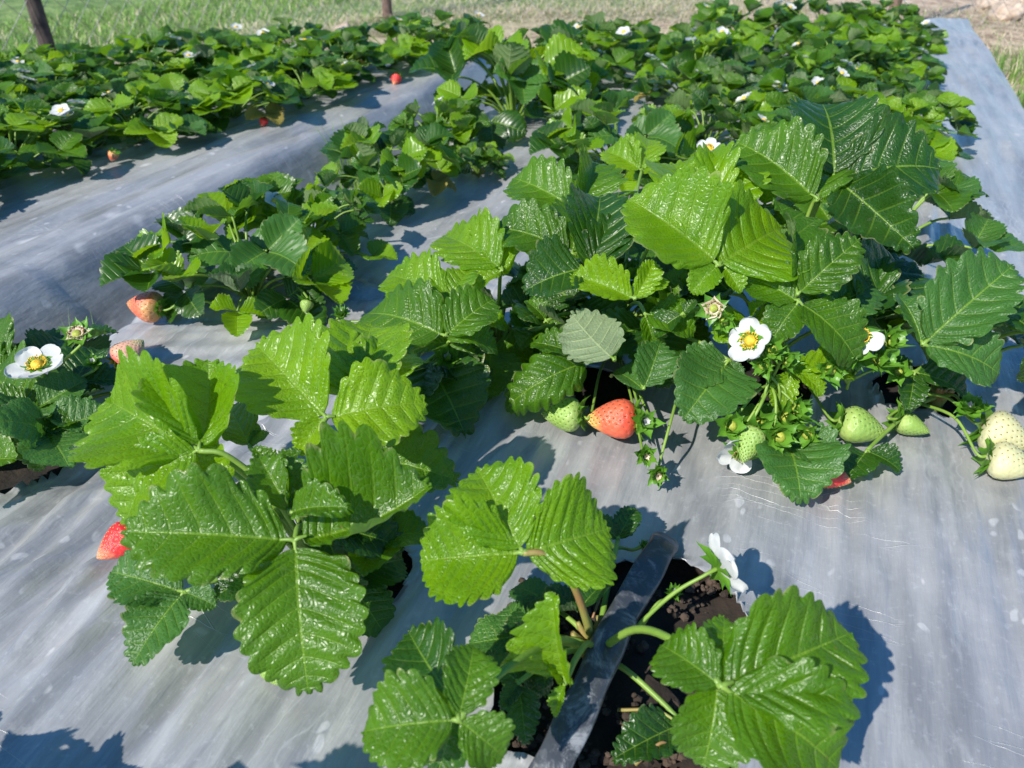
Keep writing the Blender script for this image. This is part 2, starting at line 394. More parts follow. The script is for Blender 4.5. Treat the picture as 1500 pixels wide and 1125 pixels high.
def wrinkle(x, y, z=0):
    u, v = UV(x, y)
    h = 0
    # tension folds running along the bed, fanning out a little
    k = v+.16*math.sin(u*1.7+.6)*.5
    h += .011*(noise.noise(Vector((k*13, u*1.3, 1.7))))
    n2 = noise.noise(Vector((k*30+u*2.0, u*1.6, 5.2))); h += .0085*(1-abs(n2)*2.2)*(.55+.45*max(-1, min(1, noise.noise(Vector((x*3, y*3, 8)))*3)))
    # tension folds radiating from the clump's planting hole
    rx, ry = x-.16, y-.86; rr = math.hypot(rx, ry)
    if ry < .1 and rr < 1.2:
        an = math.atan2(rx, -ry); m = min(1, max(0, (rr-.14)/.12))*min(1, max(0, (.95-rr)/.3))
        n3 = noise.noise(Vector((an*11, rr*2.2, 9.1))); n4 = noise.noise(Vector((an*26, rr*3.5, 4.4)))
        m *= .06+.70*min(1, max(0, (.22-x)/.35)); h += m*(.011*(1-abs(n3)*2.4)+.0045*(1-abs(n4)*2.4))
    h += .0014*noise.noise(Vector((v*110, u*9, 2.2)))-.006
    return h
def make_bed(name, edges, ulist, holes, endy, label, vs_, base=0, drop=.10):
    a, b = edges
    vl = vs_; nv = len(vl); nu = len(ulist); V = []
    t0_ = 1.2 if a > -1.5 else 1.0
    for i, t in enumerate(ulist):
        for v in vl:
            u = t if t < t0_ else t0_+(t-t0_)/(4.0-t0_)*(uend(v, endy)-t0_)
            x, y = XY(u, v); z = base+bed_profile(v, edges, drop)+wrinkle(x, y)
            V.append([x, y, z])
    V = np.array(V); dead = np.zeros(len(V), bool); snap = {}
    for poly in holes:
        xs = [p[0] for p in poly]; ys = [p[1] for p in poly]
        sel = np.where((V[:, 0] > min(xs)-.01) & (V[:, 0] < max(xs)+.01) & (V[:, 1] > min(ys)-.01) & (V[:, 1] < max(ys)+.01))[0]
        for i in sel:
            if inpoly(V[i, 0], V[i, 1], poly):
                d, p = near_poly(V[i, 0], V[i, 1], poly)
                if d > .0045: dead[i] = True
                else: snap[i] = p
    for i, p in snap.items(): V[i, 0], V[i, 1] = p; V[i, 2] += .002+.009*max(0, noise.noise(Vector((p[0]*40, p[1]*40, 3))))
    f = []
    for i in range(nu-1):
        for j in range(nv-1):
            q = (i*nv+j, i*nv+j+1, (i+1)*nv+j+1, (i+1)*nv+j)
            if not any(dead[k] for k in q): f.append(q)
    mb = MB(); mb.add(V, f); o = mb.build(name, M['film']); tag(o, label, 'plastic mulch')
    m = o.modifiers.new('thick', 'SOLIDIFY'); m.thickness = .0009; m.offset = -1
    return o
ul = lin(-.35, 1.25, 270)+lin(1.26, 1.9, 60)+lin(1.93, 4.0, 90)
make_bed('mulch_sheet', (-.80, .51), ul, HOLES, ENDY, 'grey plastic mulch sheet under the near strawberry rows, with a large cut hole at front', lin(-.80, .51, 240))
ul2 = lin(.2, 1.9, 150)+lin(1.93, 4.0, 90)
make_bed('mulch_sheet', (-2.02, -.86), ul2, [], 2.60, 'grey plastic mulch sheet on the left bed beyond the furrow', lin(-2.02, -.84, 130), base=.012, drop=.115)
make_bed('mulch_sheet', (-3.3, -2.08), lin(.6, 4.0, 60), [], 2.60, 'grey plastic mulch sheet at far left in front of the fence', lin(-3.3, -2.08, 70), base=.01)

def sheet_ground():
    # one ground sheet, denser near the camera, to the horizon
    xs = [-300, -120, -50, -20, -10, -6]+lin(-5, 5, 90)+[6, 10, 20, 50, 120, 300]
    ys = [-300, -100, -30, -8, -2]+lin(-1, 7, 80)+[9, 14, 25, 60, 140, 400]
    V = []
    for y in ys:
        for x in xs:
            z = -.125+.02*noise.noise(Vector((x*1.5, y*1.5, 0)))+.008*noise.noise(Vector((x*7, y*7, 4)))
            V.append((x, y, z))
    n = len(xs); f = [(j*n+i, j*n+i+1, (j+1)*n+i+1, (j+1)*n+i) for j in range(len(ys)-1) for i in range(n-1)]
    mb = MB(); mb.add(V, f); tag(mb.build('ground', M['ground']), kind='structure')
sheet_ground()
def soil_bed():
    V = []; us = lin(-.35, 1.5, 230); vl = lin(-.72, .42, 150)
    for u in us:
        for v in vl:
            x, y = XY(u, v); z = -.021+bed_profile(v, (-.80, .51))*1.0
            z += .009*noise.noise(Vector((x*30, y*30, 1)))+.004*noise.noise(Vector((x*85, y*85, 6)))
            if abs(v+.72) < .01 or abs(v-.42) < .01 or u < -.34 or u > 1.49: z -= .09
            V.append((x, y, z))
    n = len(vl); f = [(j*n+i, j*n+i+1, (j+1)*n+i+1, (j+1)*n+i) for j in range(len(us)-1) for i in range(n-1)]
    mb = MB(); mb.add(V, f); tag(mb.build('soil', M['soil']), kind='structure')
soil_bed()
def clods():
    q = random.Random(5); mb = MB()
    spots = [px(540, 850)]+[px(835+q.uniform(-25, 40), 900+q.uniform(-12, 25)) for _ in range(9)]+[px(q.uniform(760, 1080), q.uniform(840, 1110)) for _ in range(40)]+[px(1035, 850), px(1045, 858)]
    for _ in range(26):                                     # a little earth spilt over the edge of the film
        a = px(q.uniform(700, 1120), q.uniform(800, 1110)); spots.append(a)
    for p in spots:
        c = V3((p[0], p[1], -.012+q.uniform(-.004, .004)))
        if p is spots[0]: c[2] = -.004
        for _ in range(7):
            r = q.uniform(.0006, .0042)*q.choice((.6, 1, 1)); cc = c+V3((q.gauss(0, .006), q.gauss(0, .006), q.uniform(0, .004)))
            vs_ = []; n1, n2 = 7, 5
            for i in range(n2+1):
                for j in range(n1):
                    a = math.pi*i/n2; b = 6.283*j/n1; rr = r*q.uniform(.75, 1.2)
                    vs_.append(cc+rr*V3((math.sin(a)*math.cos(b), math.sin(a)*math.sin(b), math.cos(a)*.8)))
            mb.add(vs_, [(i*n1+j, (i+1)*n1+j, (i+1)*n1+(j+1) % n1, i*n1+(j+1) % n1) for i in range(n2) for j in range(n1)])
    o = mb.build('soil_crumbs', M['clod'], smooth=False); tag(o, kind='stuff', label='brown soil crumbs in the cut hole', cat='soil')
clods()

# drip tape lying across the hole
def drip_tape():
    a = px(962, 815, .016); b = px(905, 915, .024); c = px(862, 1010, .026); d = px(815, 1110, .024); e = px(770, 1200, .004)
    P = [V3(p) for p in (px(975, 792, .004), a, b, c, d, e)]
    Q = []; ext = [2*P[0]-P[1]]+P+[2*P[-1]-P[-2]]
    for i in range(len(P)-1):
        A, B_, C, D = ext[i:i+4]
        for k in range(12):
            t = k/12; Q.append(.5*((2*B_)+(-A+C)*t+(2*A-5*B_+4*C-D)*t*t+(-A+3*B_-3*C+D)*t**3))
    V = []; n = 16
    for i, q in enumerate(Q):
        t = unit(Q[min(i+1, len(Q)-1)]-Q[max(0, i-1)]); x = unit(np.cross(t, (0, 0, 1))); up = np.cross(x, t)
        tw = .25+.12*math.sin(i*.12); x2 = x*math.cos(tw)+up*math.sin(tw); u2 = -x*math.sin(tw)+up*math.cos(tw)
        wd = .0112*(1+.05*math.sin(i*.5)); hh = .0034*(1+.5*math.sin(i*.21+1))
        for k in range(n):
            an = 2*math.pi*k/n; ca, sa = math.cos(an), math.sin(an)
            V.append(q+wd*math.copysign(abs(ca)**.8, ca)*x2+hh*math.copysign(abs(sa)**.8, sa)*u2+u2*.0012*noise.noise(Vector((i*.3, k*.6, 2))))
    f = [(i*n+k, i*n+(k+1) % n, (i+1)*n+(k+1) % n, (i+1)*n+k) for i in range(len(Q)-1) for k in range(n)]
    mb = MB(); mb.add(V, f); o = mb.build('drip_tape', M['tape']); tag(o, 'flat black dusty irrigation tape lying across the cut hole at front', 'irrigation tape')
drip_tape()

# ------------------------------------------------------------------ fruit and flowers
def berry_mesh(name, mats, plump, seed):
    rs = random.Random(seed)
    prof = [(0, 0), (.015, .30), (.06, .62), (.14, .88), (.25, 1), (.4, .97), (.56, .82), (.7, .63), (.83, .42), (.92, .26), (.975, .13), (1, 0)]
    def rad(t):
        for (a, ra), (b, rb) in zip(prof, prof[1:]):
            if t <= b: s = (t-a)/(b-a); return ra+(rb-ra)*s
        return 0
    N1, N2 = 84, 104; Rr = plump/2
    ns = 150; sd = []
    for i in range(ns):
        t = .05+.92*(i+.5)/ns; t = .04+.94*(t-.05)/.92
        # spread by surface: warp t so that seeds thin to the tip
        t = 1-(1-t)**.72 if False else t**.85*.97+.02
        sd.append((t, i*2.39996))
    S = np.array([(rad(t)*Rr*math.cos(a), rad(t)*Rr*math.sin(a), t) for t, a in sd])
    V = []
    for i in range(N1+1):
        t = .5-.5*math.cos(math.pi*i/N1); r = np.mean([rad(min(1, max(0, t+d))) for d in (-.02, 0, .02)])*Rr if 0 < i < N1 else 0
        for k in range(N2):
            a = 2*math.pi*k/N2; rr = r*(1+.06*math.sin(a*2+seed)+.03*math.sin(3*a+seed*2))
            p = V3((rr*math.cos(a), rr*math.sin(a), t))
            d = np.min(((S-p)**2).sum(1)); dimp = .020*math.exp(-d/(.026**2))
            nrm = unit((math.cos(a), math.sin(a), .35 if t > .3 else -.2)); V.append(p-nrm*dimp)
    f = [(i*N2+k, i*N2+(k+1) % N2, (i+1)*N2+(k+1) % N2, (i+1)*N2+k) for i in range(N1) for k in range(N2)]
    mb = MB(); mb.add(V, f)
    for (t, a), p in zip(sd, S):
        nrm = unit((math.cos(a), math.sin(a), .35 if t > .3 else -.2)); c = p-nrm*.015
        tz = unit(V3((0, 0, 1))-nrm*nrm[2]); tx = np.cross(tz, nrm); vs_ = []
        for i, (h, rr) in enumerate(((0, 1), (.6, .7), (1, 0.05))):
            for k in range(6): b = 6.283*k/6; vs_.append(c+nrm*h*.013+rr*(.0125*math.cos(b)*tx+.019*math.sin(b)*tz))
        mb.add(vs_, [(i*6+k, i*6+(k+1) % 6, (i+1)*6+(k+1) % 6, (i+1)*6+k) for i in range(2) for k in range(6)]+[tuple(12+k for k in range(6))], mi=1)
    return mb
def sepals(mb, c, axis, ln, n=10, spread=1.0, wd=.32, seed=0, lift=.3):
    """pointed green sepals round an axis; spread 0 = along -axis.. 1 = flat"""
    q = random.Random(seed); ax = unit(axis); x = unit(np.cross(ax, (.3, .5, .81))); y = np.cross(ax, x); c = V3(c)
    for i in range(n):
        a = 6.283*i/n+q.uniform(-.2, .2); rd = math.cos(a)*x+math.sin(a)*y; sd_ = np.cross(ax, rd); L = ln*q.uniform(.8, 1.15)
        vs_ = []; m = 7
        for j in range(m+1):
            t = j/m; w_ = wd*L*.5*(math.sin(math.pi*min(1, t*.8+.2))**.8)*(1-t**3)+.0001
            ctr = c+rd*L*t*spread+ax*(lift*L*(t*t)*q.uniform(.7, 1.3)*1.0)
            for s_ in (-1, -.5, 0, .5, 1): vs_.append(ctr+sd_*w_*s_+ax*w_*.5*abs(s_))
        mb.add(vs_, [(j*5+k, j*5+k+1, (j+1)*5+k+1, (j+1)*5+k) for j in range(m) for k in range(4)])
MESH = {}
def strawberry(calyx, tip, kind, plump, label, crown=None, seed=1, sep=.5, lift=-.25, stalk=True, group=None, thing=None):
    """calyx, tip = (x,y,h) in pixels + height"""
    A, T = V3(px(*calyx)), V3(px(*tip)); L = np.linalg.norm(T-A); ax = (T-A)/L
    t = empty('strawberry', A); tag(t, label, 'strawberry', group)
    key = (kind, round(plump, 2), seed % 3)
    if key not in MESH: MESH[key] = berry_mesh('fruit', BM[kind], plump, seed % 3+1).build('fruit', list(BM[kind]), t).data; o = [k for k in t.children][0]
    else: o = bpy.data.objects.new('fruit', MESH[key]); col.objects.link(o); o.parent = t
    WO[o] = Vector(A)
    # mesh was built in world minus origin -> local coordinates hold the offset, so rebuild in unit space
    o.scale = (L,)*3; o.rotation_euler = Vector(ax).to_track_quat('Z', 'Y').to_euler(); o.location = (0, 0, 0)
    mb = MB(); sepals(mb, A+ax*.01*L, ax, L*sep, 9, 1.0, .62, seed, lift); mb.build('calyx', M['sepal'], t)
    if stalk:
        e = V3(crown) if crown is not None else A-ax*L*.9+V3((0, 0, .01))
        sb = MB(); m_ = (A+e)/2+V3((0, 0, .012)); tube(sb, [e, m_, A-ax*.2*L, A+ax*.02*L], [.0016, .0014, .0013, .0016], 8); sb.build('fruit_stalk', M['stalk'], t)
    return t
_ob = berry_mesh
def berry_mesh(name, mats, plump, seed):
    mb = _ob(name, mats, plump, seed)
    class P:   # unit-space build: vertices stay where they are whatever the parent's place
        def build(s, nm, mats, parent):
            o = mb.build(nm, mats, None); o.parent = parent; return o
    return P()

def flower(plant, c, facing, size, label=None, kind='open', seed=0, crown=None, npet=5, droop=0.0):
    """flower part: centre c=(x,y,h), facing = axis vector; size = petal length (m)"""
    q = random.Random(seed); Cw = V3(px(*c)); ax = unit(facing); x = unit(np.cross(ax, (.3, .5, .81))); y = np.cross(ax, x)
    mb = MB(); n1, n2 = 10, 18; r = size*.25; vs_ = []
    for i in range(n1+1):
        a = math.pi*.5*i/n1
        for k in range(n2):
            b = 6.283*k/n2; rr = r*(1+.09*((i+k) % 2)); vs_.append(Cw+rr*math.cos(a)*(math.cos(b)*x+math.sin(b)*y)+ax*(rr*math.sin(a)*.9))
    mb.add(vs_, [(i*n2+k, i*n2+(k+1) % n2, (i+1)*n2+(k+1) % n2, (i+1)*n2+k) for i in range(n1) for k in range(n2)])
    for k in range(30):                                   # stamens
        a = 6.283*k/30+q.uniform(-.1, .1); d = math.cos(a)*x+math.sin(a)*y; p0 = Cw+d*r*.95; p1 = Cw+d*r*q.uniform(1.3, 1.6)+ax*r*q.uniform(.4, .8)
        tube(mb, [p0, (p0+p1)/2+ax*.0003, p1], [.0002, .0002, .00025], 4, 1)
        tube(mb, [p1, p1+ax*.0005+d*.0004, p1+d*.0010+ax*.0004], [.0006, .00085, .0004], 5, 1)
    fl = mb.build('flower', [M['yellow'] if kind == 'open' else M['greencentre'], M['yellow'] if kind == 'open' else M['redstalk']], plant, origin=Cw)
    if label: fl['label'] = label
    if kind in ('open', 'half'):
        for i in range(npet):
            a = 6.283*i/5+seed; rd = math.cos(a)*x+math.sin(a)*y; sd_ = np.cross(ax, rd); pm = MB(); vs_ = []
            L = size*q.uniform(.92, 1.1); up = q.uniform(.05, .35)-droop; m, n = 12, 12; wv = q.uniform(0, 6)
            for j in range(m+1):
                t = .5-.5*math.cos(math.pi*j/m); w_ = L*.54*math.sqrt(max(0, 1-(2*t-1)**2))**.85+1e-5
                for k in range(n+1):
                    s_ = k/n*2-1
                    p = Cw-ax*.0006+rd*(r*.35+L*(t*.98)+.03*L*math.sin(s_*3+wv))+sd_*w_*s_*(.75+.3*t)+ax*(up*L*t*t+.16*L*s_*s_*t+.03*L*math.sin(s_*5+wv+t*5)*t)
                    vs_.append(p)
            pm.add(vs_, [(j*(n+1)+k, j*(n+1)+k+1, (j+1)*(n+1)+k+1, (j+1)*(n+1)+k) for j in range(m) for k in range(n)])
            pm.build('petal', M['petal'], fl)
    if kind == 'spent':
        pm = MB(); sepals(pm, Cw, ax, size*.8, 5, .9, .9, seed+3, .1); pm.build('withered_petals', M['oldpetal'], fl)
    cm = MB(); sepals(cm, Cw-ax*.0015, ax, size*(.95 if kind != 'spent' else 1.0), 8, 1, .66, seed+1, .25 if kind == 'spent' else -.05); cm.build('calyx', M['sepal'], fl)
    if crown is not None:
        sb = MB(); e = V3(crown); mid = (Cw+e)/2+V3((0, 0, .01)); tube(sb, [e, mid, Cw-ax*.012, Cw-ax*.001], [.0017, .0015, .0012, .0016], 8); sb.build('flower_stalk', M['stalk'], plant, origin=Cw)
    return fl
def bud(plant, c, facing, size, crown=None, seed=0, withered=False, label=None, green=False):
    Cw = V3(px(*c)); ax = unit(facing); mb = MB(); sepals(mb, Cw, ax, size, 6, .45, .8, seed, 1.0); sepals(mb, Cw, ax, size, 6, .9, .6, seed+1, .5)
    sepals(mb, Cw-ax*.001, ax, size*.9, 6, .8, .4, seed+2, .1)
    b = mb.build('flower_bud', M['sepal'], plant, origin=Cw)
    if label: b['label'] = label
    pm = MB()
    if green:                                              # a setting fruitlet, petals gone
        x = unit(np.cross(ax, (.3, .5, .81))); y = np.cross(ax, x); r_ = size*.25; vs_ = []
        for i in range(9):
            a_ = math.pi*i/8
            for k in range(14):
                rr = r_*(1+.10*((i+k) % 2)); vs_.append(Cw+ax*(r_*.5-rr*1.15*math.cos(a_))+rr*math.sin(a_)*(math.cos(k*.4488)*x+math.sin(k*.4488)*y))
        pm.add(vs_, [(i*14+k, i*14+(k+1) % 14, (i+1)*14+(k+1) % 14, (i+1)*14+k) for i in range(8) for k in range(14)]); pm.build('fruitlet', M['greencentre'], b)
    else:
        sepals(pm, Cw+ax*.002, ax, size*.5, 5, .4, .9, seed+5, .8); pm.build('petals', M['oldpetal'] if withered else M['petal'], b)
    if crown is not None:
        sb = MB(); e = V3(crown); tube(sb, [e, (Cw+e)/2+V3((0, 0, .008)), Cw-ax*.008, Cw], [.0015, .0013, .0012, .0017], 7); sb.build('flower_stalk', M['stalk'], plant, origin=Cw)

def plant_root(x, y, label, group=None):
    p = px(x, y, -.004) if x is not None else Vector((y[0], y[1], -.004)); x = x or 1; o = empty('strawberry_plant', p); tag(o, label, 'strawberry plant', group); 
    mb = MB(); q = random.Random(int(x)); c = V3(p)
    for k in range(9):                                     # the crown: short thick scaly bases
        a = q.uniform(0, 6.28); d = V3((math.cos(a)*.014, math.sin(a)*.014, .022)); tube(mb, [c+d*.1-V3((0, 0, .01)), c+d*.6, c+d*1.2], [.005, .004, .0015], 7)
    mb.build('crown', M['redstalk'], o)
    return o, c+V3((0, 0, .008))
def rleaf(mb, Jw, az, size, tilt, raise_, seed, res=(8, 4, 6), mi=0, q=None):
    """generic trifoliate leaf at point Jw"""
    q = q or random.Random(seed); out = V3((math.cos(az), math.sin(az), 0))
    N = unit(V3((0, 0, 1))+out*tilt+V3((q.uniform(-.3, .3), q.uniform(-.3, .3), 0)))
    o2 = unit(out-N*out.dot(N)); sd_ = np.cross(N, o2)
    for i, a in enumerate((0, 1.45, -1.45)):
        a += q.uniform(-.25, .25); d = o2*math.cos(a)+sd_*math.sin(a); e = raise_+q.uniform(-.25, .3)
        D = unit(d*math.cos(e)+N*math.sin(e)); L = size*(1.05 if i == 0 else .95)*q.uniform(.88, 1.1)
        nn = unit(N*math.cos(e)-d*math.sin(e))
        leaflet(mb, Jw+D*.05*L, Jw+D*L*1.05, q.uniform(.92, 1.14), nn, fold=q.uniform(.05, .5), bend=q.uniform(-.02, .14), cup=q.uniform(-.05, .3), wave=q.uniform(.02, .055), curl=q.uniform(0, .4),
                seed=seed*3+i, nt=res[0], k=res[1], nc=res[2], mi=mi)
def fill(plant, crown, n, Rr, Hh, size, seed, mats=('dark', 'leaf', 'dull'), azr=(0, 6.283), rmin=.3):
    q = random.Random(seed); c = V3(crown)
    for i in range(n):
        az = azr[0]+(azr[1]-azr[0])*((i*.618+q.uniform(-.08, .08)) % 1); r = Rr*math.sqrt(q.uniform(rmin**2, 1)); h = Hh*q.uniform(.45, 1)*(1-.45*(r/Rr)**2)
        J = c+V3((math.cos(az)*r, math.sin(az)*r, h)); mb = MB(); rleaf(mb, J, az, size*q.uniform(.75, 1.1), q.uniform(.1, .8), q.uniform(-.15, .5), seed*50+i, (9, 4, 7), q=q)
        lf = mb.build('leaf', M[q.choice(mats)], plant, origin=J)
        sb = MB(); tube(sb, stalk_pts(c, J, .2), [.0024, .002, .0018, .0016], 7); sb.build('leaf_stalk', M['stalk'], lf)

# ================================================================== near plants
D = dict
# --- front left plant
P1, c1 = plant_root(478, 862, 'large bright strawberry plant in the foreground, left of the plant with the cut hole')
hero(P1, (432, 792, .105), [(452, 1012, .048, .98, D(n=(.12, -.75, 1), fold=-.10, bend=.10, curl=.25, nt=9)),
      (182, 778, .085, .74, D(n=(-.05, -.62, 1), fold=.12, bend=.06, curl=.3)),
      (628, 712, .125, .88, D(n=(.0, -.25, 1), fold=.55, bend=-.12, cup=.5))], 'leaf', c1)
hero(P1, (478, 612, .135), [(378, 508, .155, .88, D(n=(-.05, -.7, 1), fold=.25, bend=.05)),
      (624, 592, .135, .98, D(n=(.05, -.75, 1), fold=-.05, bend=.10)),
      (436, 665, .115, .8, D(n=(0, -.6, 1), fold=.2))], 'bright', c1)
hero(P1, (520, 585, .115), [(545, 478, .13, 1.1, D(n=(.0, -.8, 1), fold=.1, bend=.03)), (602, 520, .115, .8), (450, 520, .10, .7)], 'bright', c1)
hero(P1, (292, 660, .13), [(304, 527, .165, .98, D(n=(.05, -1.3, 1), fold=.35, bend=-.1, cup=.3)),
      (158, 585, .135, .85, D(n=(-.2, -.8, 1), fold=.3, bend=.12)),
      (188, 702, .115, .95, D(n=(.1, -.8, 1), fold=.1, bend=.05, cup=.2))], 'bright', c1)
hero(P1, (270, 650, .115), [(205, 545, .14, .8, D(n=(-.1, -.9, 1), fold=.2)), (330, 725, .10, .8, D(n=(.1, -.8, 1)))], 'bright', c1)
hero(P1, (258, 650, .10), [(188, 772, .055, .78, D(n=(-.5, -.8, .6), fold=.2, bend=.12))], 'bright', c1, label='yellow-green hanging leaf')
hero(P1, (196, 652, .085), [(106, 655, .085, .62, D(n=(.0, .2, -1), fold=-.1)), ], 'dull', c1, label='pale leaf showing its underside')
hero(P1, (270, 868, .04), [(162, 838, .045, .85, D(n=(0, -.4, 1))), (195, 972, .022, .9, D(n=(0, -.4, 1), fold=.05)), (316, 888, .035, .95, D(n=(0, -.3, 1)))], 'dull', c1)
hero(P1, (366, 655, .075), [(334, 592, .085, .75), (392, 632, .078, .7), ], 'leaf', c1)
hero(P1, (500, 660, .085), [(668, 702, .075, .62, D(n=(0, -.6, 1))), (590, 640, .08, .6)], 'leaf', c1)
hero(P1, (470, 770, .07), [(590, 805, .045, .8, D(n=(0, -.3, 1))), (560, 740, .05, .8), (520, 880, .03, .7)], 'dark', c1)
hero(P1, (425, 752, .11), [(508, 742, .128, .55, D(n=(-.2, -.3, 1), fold=.4, cup=.6, curl=.8)), (378, 668, .13, .6, D(fold=.5)), (420, 665, .13, .5, D(fold=.9, n=(.8, -.5, .6)))], 'leaf', c1)
hero(P1, (405, 700, .10), [(372, 655, .12, .7, D(fold=.4)), (440, 660, .12, .6, D(fold=.6))], 'leaf', c1)
fill(P1, c1, 5, .055, .06, .045, 11, ('dark', 'leaf'))
# --- plant in the big hole
P2, c2 = plant_root(872, 968, 'strawberry plant growing out of the large cut hole beside the black irrigation tape')
hero(P2, (766, 810, .105), [(616, 822, .092, 1.12, D(n=(-.1, -.75, 1), fold=.05, bend=.10, relief=.026, nt=10)),
      (700, 688, .125, 1.02, D(n=(0, -.95, 1), fold=.1, bend=.08, relief=.03)),
      (892, 775, .102, 1.22, D(n=(.1, -.85, 1), fold=-.05, bend=.10, relief=.028, nt=10))], 'bright', c2, r=.0022, stalk='redstalk', label='big dewy three-part leaf')
hero(P2, (828, 1000, .055), [(808, 876, .115, .62, D(n=(-.8, -.9, .7), fold=.75, bend=.05, relief=.03)), (812, 1050, .04, .5, D(n=(-.6, -.6, 1), fold=.6)), (795, 960, .075, .55, D(n=(.8, -.6, .7), fold=.3))], 'bright', c2)
hero(P2, (671, 1055, .10), [(533, 1072, .088, 1.05, D(n=(-.1, -.5, 1), fold=.05, bend=.12, curl=.35)), (692, 948, .105, .80, D(n=(.25, -.8, 1), fold=.2, bend=.1)),
      (738, 1110, .08, 1.0, D(n=(.1, -.5, 1), fold=-.05, bend=.1)), ], 'leaf', c2)
hero(P2, (672, 1040, .085), [(598, 925, .085, .70, D(n=(-.2, -.6, 1), fold=.3)), (640, 1140, .06, .8)], 'dark', c2)
hero(P2, (1057, 1006, .105), [(1243, 928, .105, .88, D(n=(.1, -.65, 1), fold=.18, bend=.06, curl=.25)),
      (1232, 1128, .07, .95, D(n=(.15, -.5, 1), fold=.05, bend=.12)),
      (968, 944, .098, .98, D(n=(-.1, -.6, 1), fold=.15, bend=.1, curl=.5))], 'leaf', c2, r=.0021)
hero(P2, (1052, 1000, .098), [(1030, 1122, .065, 1.1, D(n=(-.05, -.5, 1), fold=-.05, bend=.1)), (1060, 905, .105, .7, D(n=(0, -.7, 1)))], 'leaf', c2)
hero(P2, (760, 1000, .03), [(700, 960, .03, .6), (770, 1090, .02, .6), (735, 1040, .03, .6)], 'dark', c2)
hero(P2, (905, 790, .02), [(930, 745, .03, .8), (870, 760, .03, .8)], 'dark', c2)
hero(P2, (1000, 1060, .0), [(950, 1090, .0, .6), (1050, 1090, .005, .7), (900, 1110, .005, .6)], 'dark', c2)
flower(P2, (1052, 832, .060), (.80, .34, .22), .0215, 'white flower seen from the side over the hole edge', seed=2, crown=px(905, 945, .0))
fill(P2, c2, 5, .055, .03, .034, 52, ('dark', 'dull'), azr=(2.0, 4.0))
bud(P2, (985, 870, .035), (.3, -.3, 1), .008, px(935, 925, .01), 3)
bud(P2, (940, 800, .012), (.9, .2, .3), .007, px(860, 830, .01), 4)
bud(P2, (592, 1010, .03), (-.5, -.3, 1), .012, px(740, 960, .03), 6)
for k, (a_, b_) in enumerate([((880, 850), (868, 905)), ((850, 915), (800, 885)), ((905, 1040), (1010, 1075)), ((740, 1000), (640, 955)), ((930, 1120), (980, 1090)), ((1000, 930), (945, 985))]):
    mb = MB(); A_ = V3(px(*a_, -.002)); B_ = V3(px(*b_, .004)); tube(mb, [A_, (A_+B_)/2+V3((.004, .003, .006)), B_], [.0013, .0011, .0008], 6); mb.build('dead_stalk', M['clod' if k % 2 else 'redstalk'], P2, origin=A_)
# --- far left front plant
P3, c3 = plant_root(60, 640, 'dark low strawberry plant at the left edge with an open white flower')
flower(P3, (55, 535, .085), (.0, -.22, 1), .0215, 'open white flower facing up', seed=1, crown=c3)
flower(P3, (113, 490, .105), (.05, -.4, 1), .017, 'withered flower with a yellow centre', kind='spent', seed=4, crown=c3)
bud(P3, (137, 533, .07), (.2, -.3, 1), .011, c3, 7)
hero(P3, (45, 600, .05), [(-30, 590, .06, .9), (-20, 545, .05, .8), (100, 585, .04, .8)], 'leaf', c3)
hero(P3, (66, 628, .045), [(0, 672, .02, .85), (118, 615, .045, .8), (55, 690, .02, .9)], 'leaf', c3)
hero(P3, (110, 560, .05), [(150, 510, .055, .8), (185, 560, .04, .8), (120, 600, .04, .7)], 'dark', c3)
hero(P3, (10, 545, .05), [(-40, 520, .05, .7), (-5, 478, .05, .6, D(n=(0, -.8, 1))), ], 'leaf', c3)
hero(P3, (150, 600, .03), [(200, 590, .03, .8), (150, 640, .02, .8)], 'dull', c3)
fill(P3, c3, 9, .09, .055, .048, 31, ('dark', 'leaf', 'dull'))
# --- off-frame neighbours on the near left, whose shadows fall into view
PN, cn = plant_root(None, (-.392, .13), 'strawberry plant past the lower left corner, seen by the shadow of its leaves')
fill(PN, cn, 20, .125, .11, .036, 46, ('leaf',))

PM, cm_ = plant_root(None, (-.235, .115), 'strawberry plant below the bottom edge near the left corner, seen by its shadow')
fill(PM, cm_, 8, .05, .15, .034, 47, ('leaf',))
# --- centre plant (small, bright, behind the front left one)
P7, c7 = plant_root(730, 520, 'mid-size strawberry plant in the middle, between the foreground plant and the tall clump')
hero(P7, (652, 492, .10), [(538, 462, .092, .92, D(n=(-.1, -.5, 1), fold=-.12, bend=.1)), (722, 440, .115, .9, D(n=(.1, -.7, 1), fold=.2)), (728, 515, .075, .75)], 'leaf', c7)
hero(P7, (660, 440, .11), [(570, 405, .11, .75, D(n=(0, -.7, 1))), (690, 395, .125, .8), (640, 400, .12, .6)], 'bright', c7)
hero(P7, (736, 396, .125), [(650, 345, .13, .75, D(n=(-.1, -.8, 1), fold=.2)), (690, 425, .11, .7), (722, 325, .13, .6, D(n=(0, -.6, 1)))], 'bright', c7, label=None)
hero(P7, (625, 530, .05), [(680, 632, .025, .95, D(n=(0, -.2, 1))), (590, 610, .03, .8), (720, 560, .04, .8)], 'dark', c7)
hero(P7, (660, 500, .09), [(700, 540, .05, .7), (600, 520, .07, .6)], 'leaf', c7)
bud(P7, (655, 528, .06), (.1, -.4, 1), .017, px(620, 560, .03), 12)
bud(P7, (500, 462, .035), (.0, -.2, 1), .013, c7, 13)
fill(P7, c7, 11, .085, .085, .055, 71, ('dark', 'leaf'))
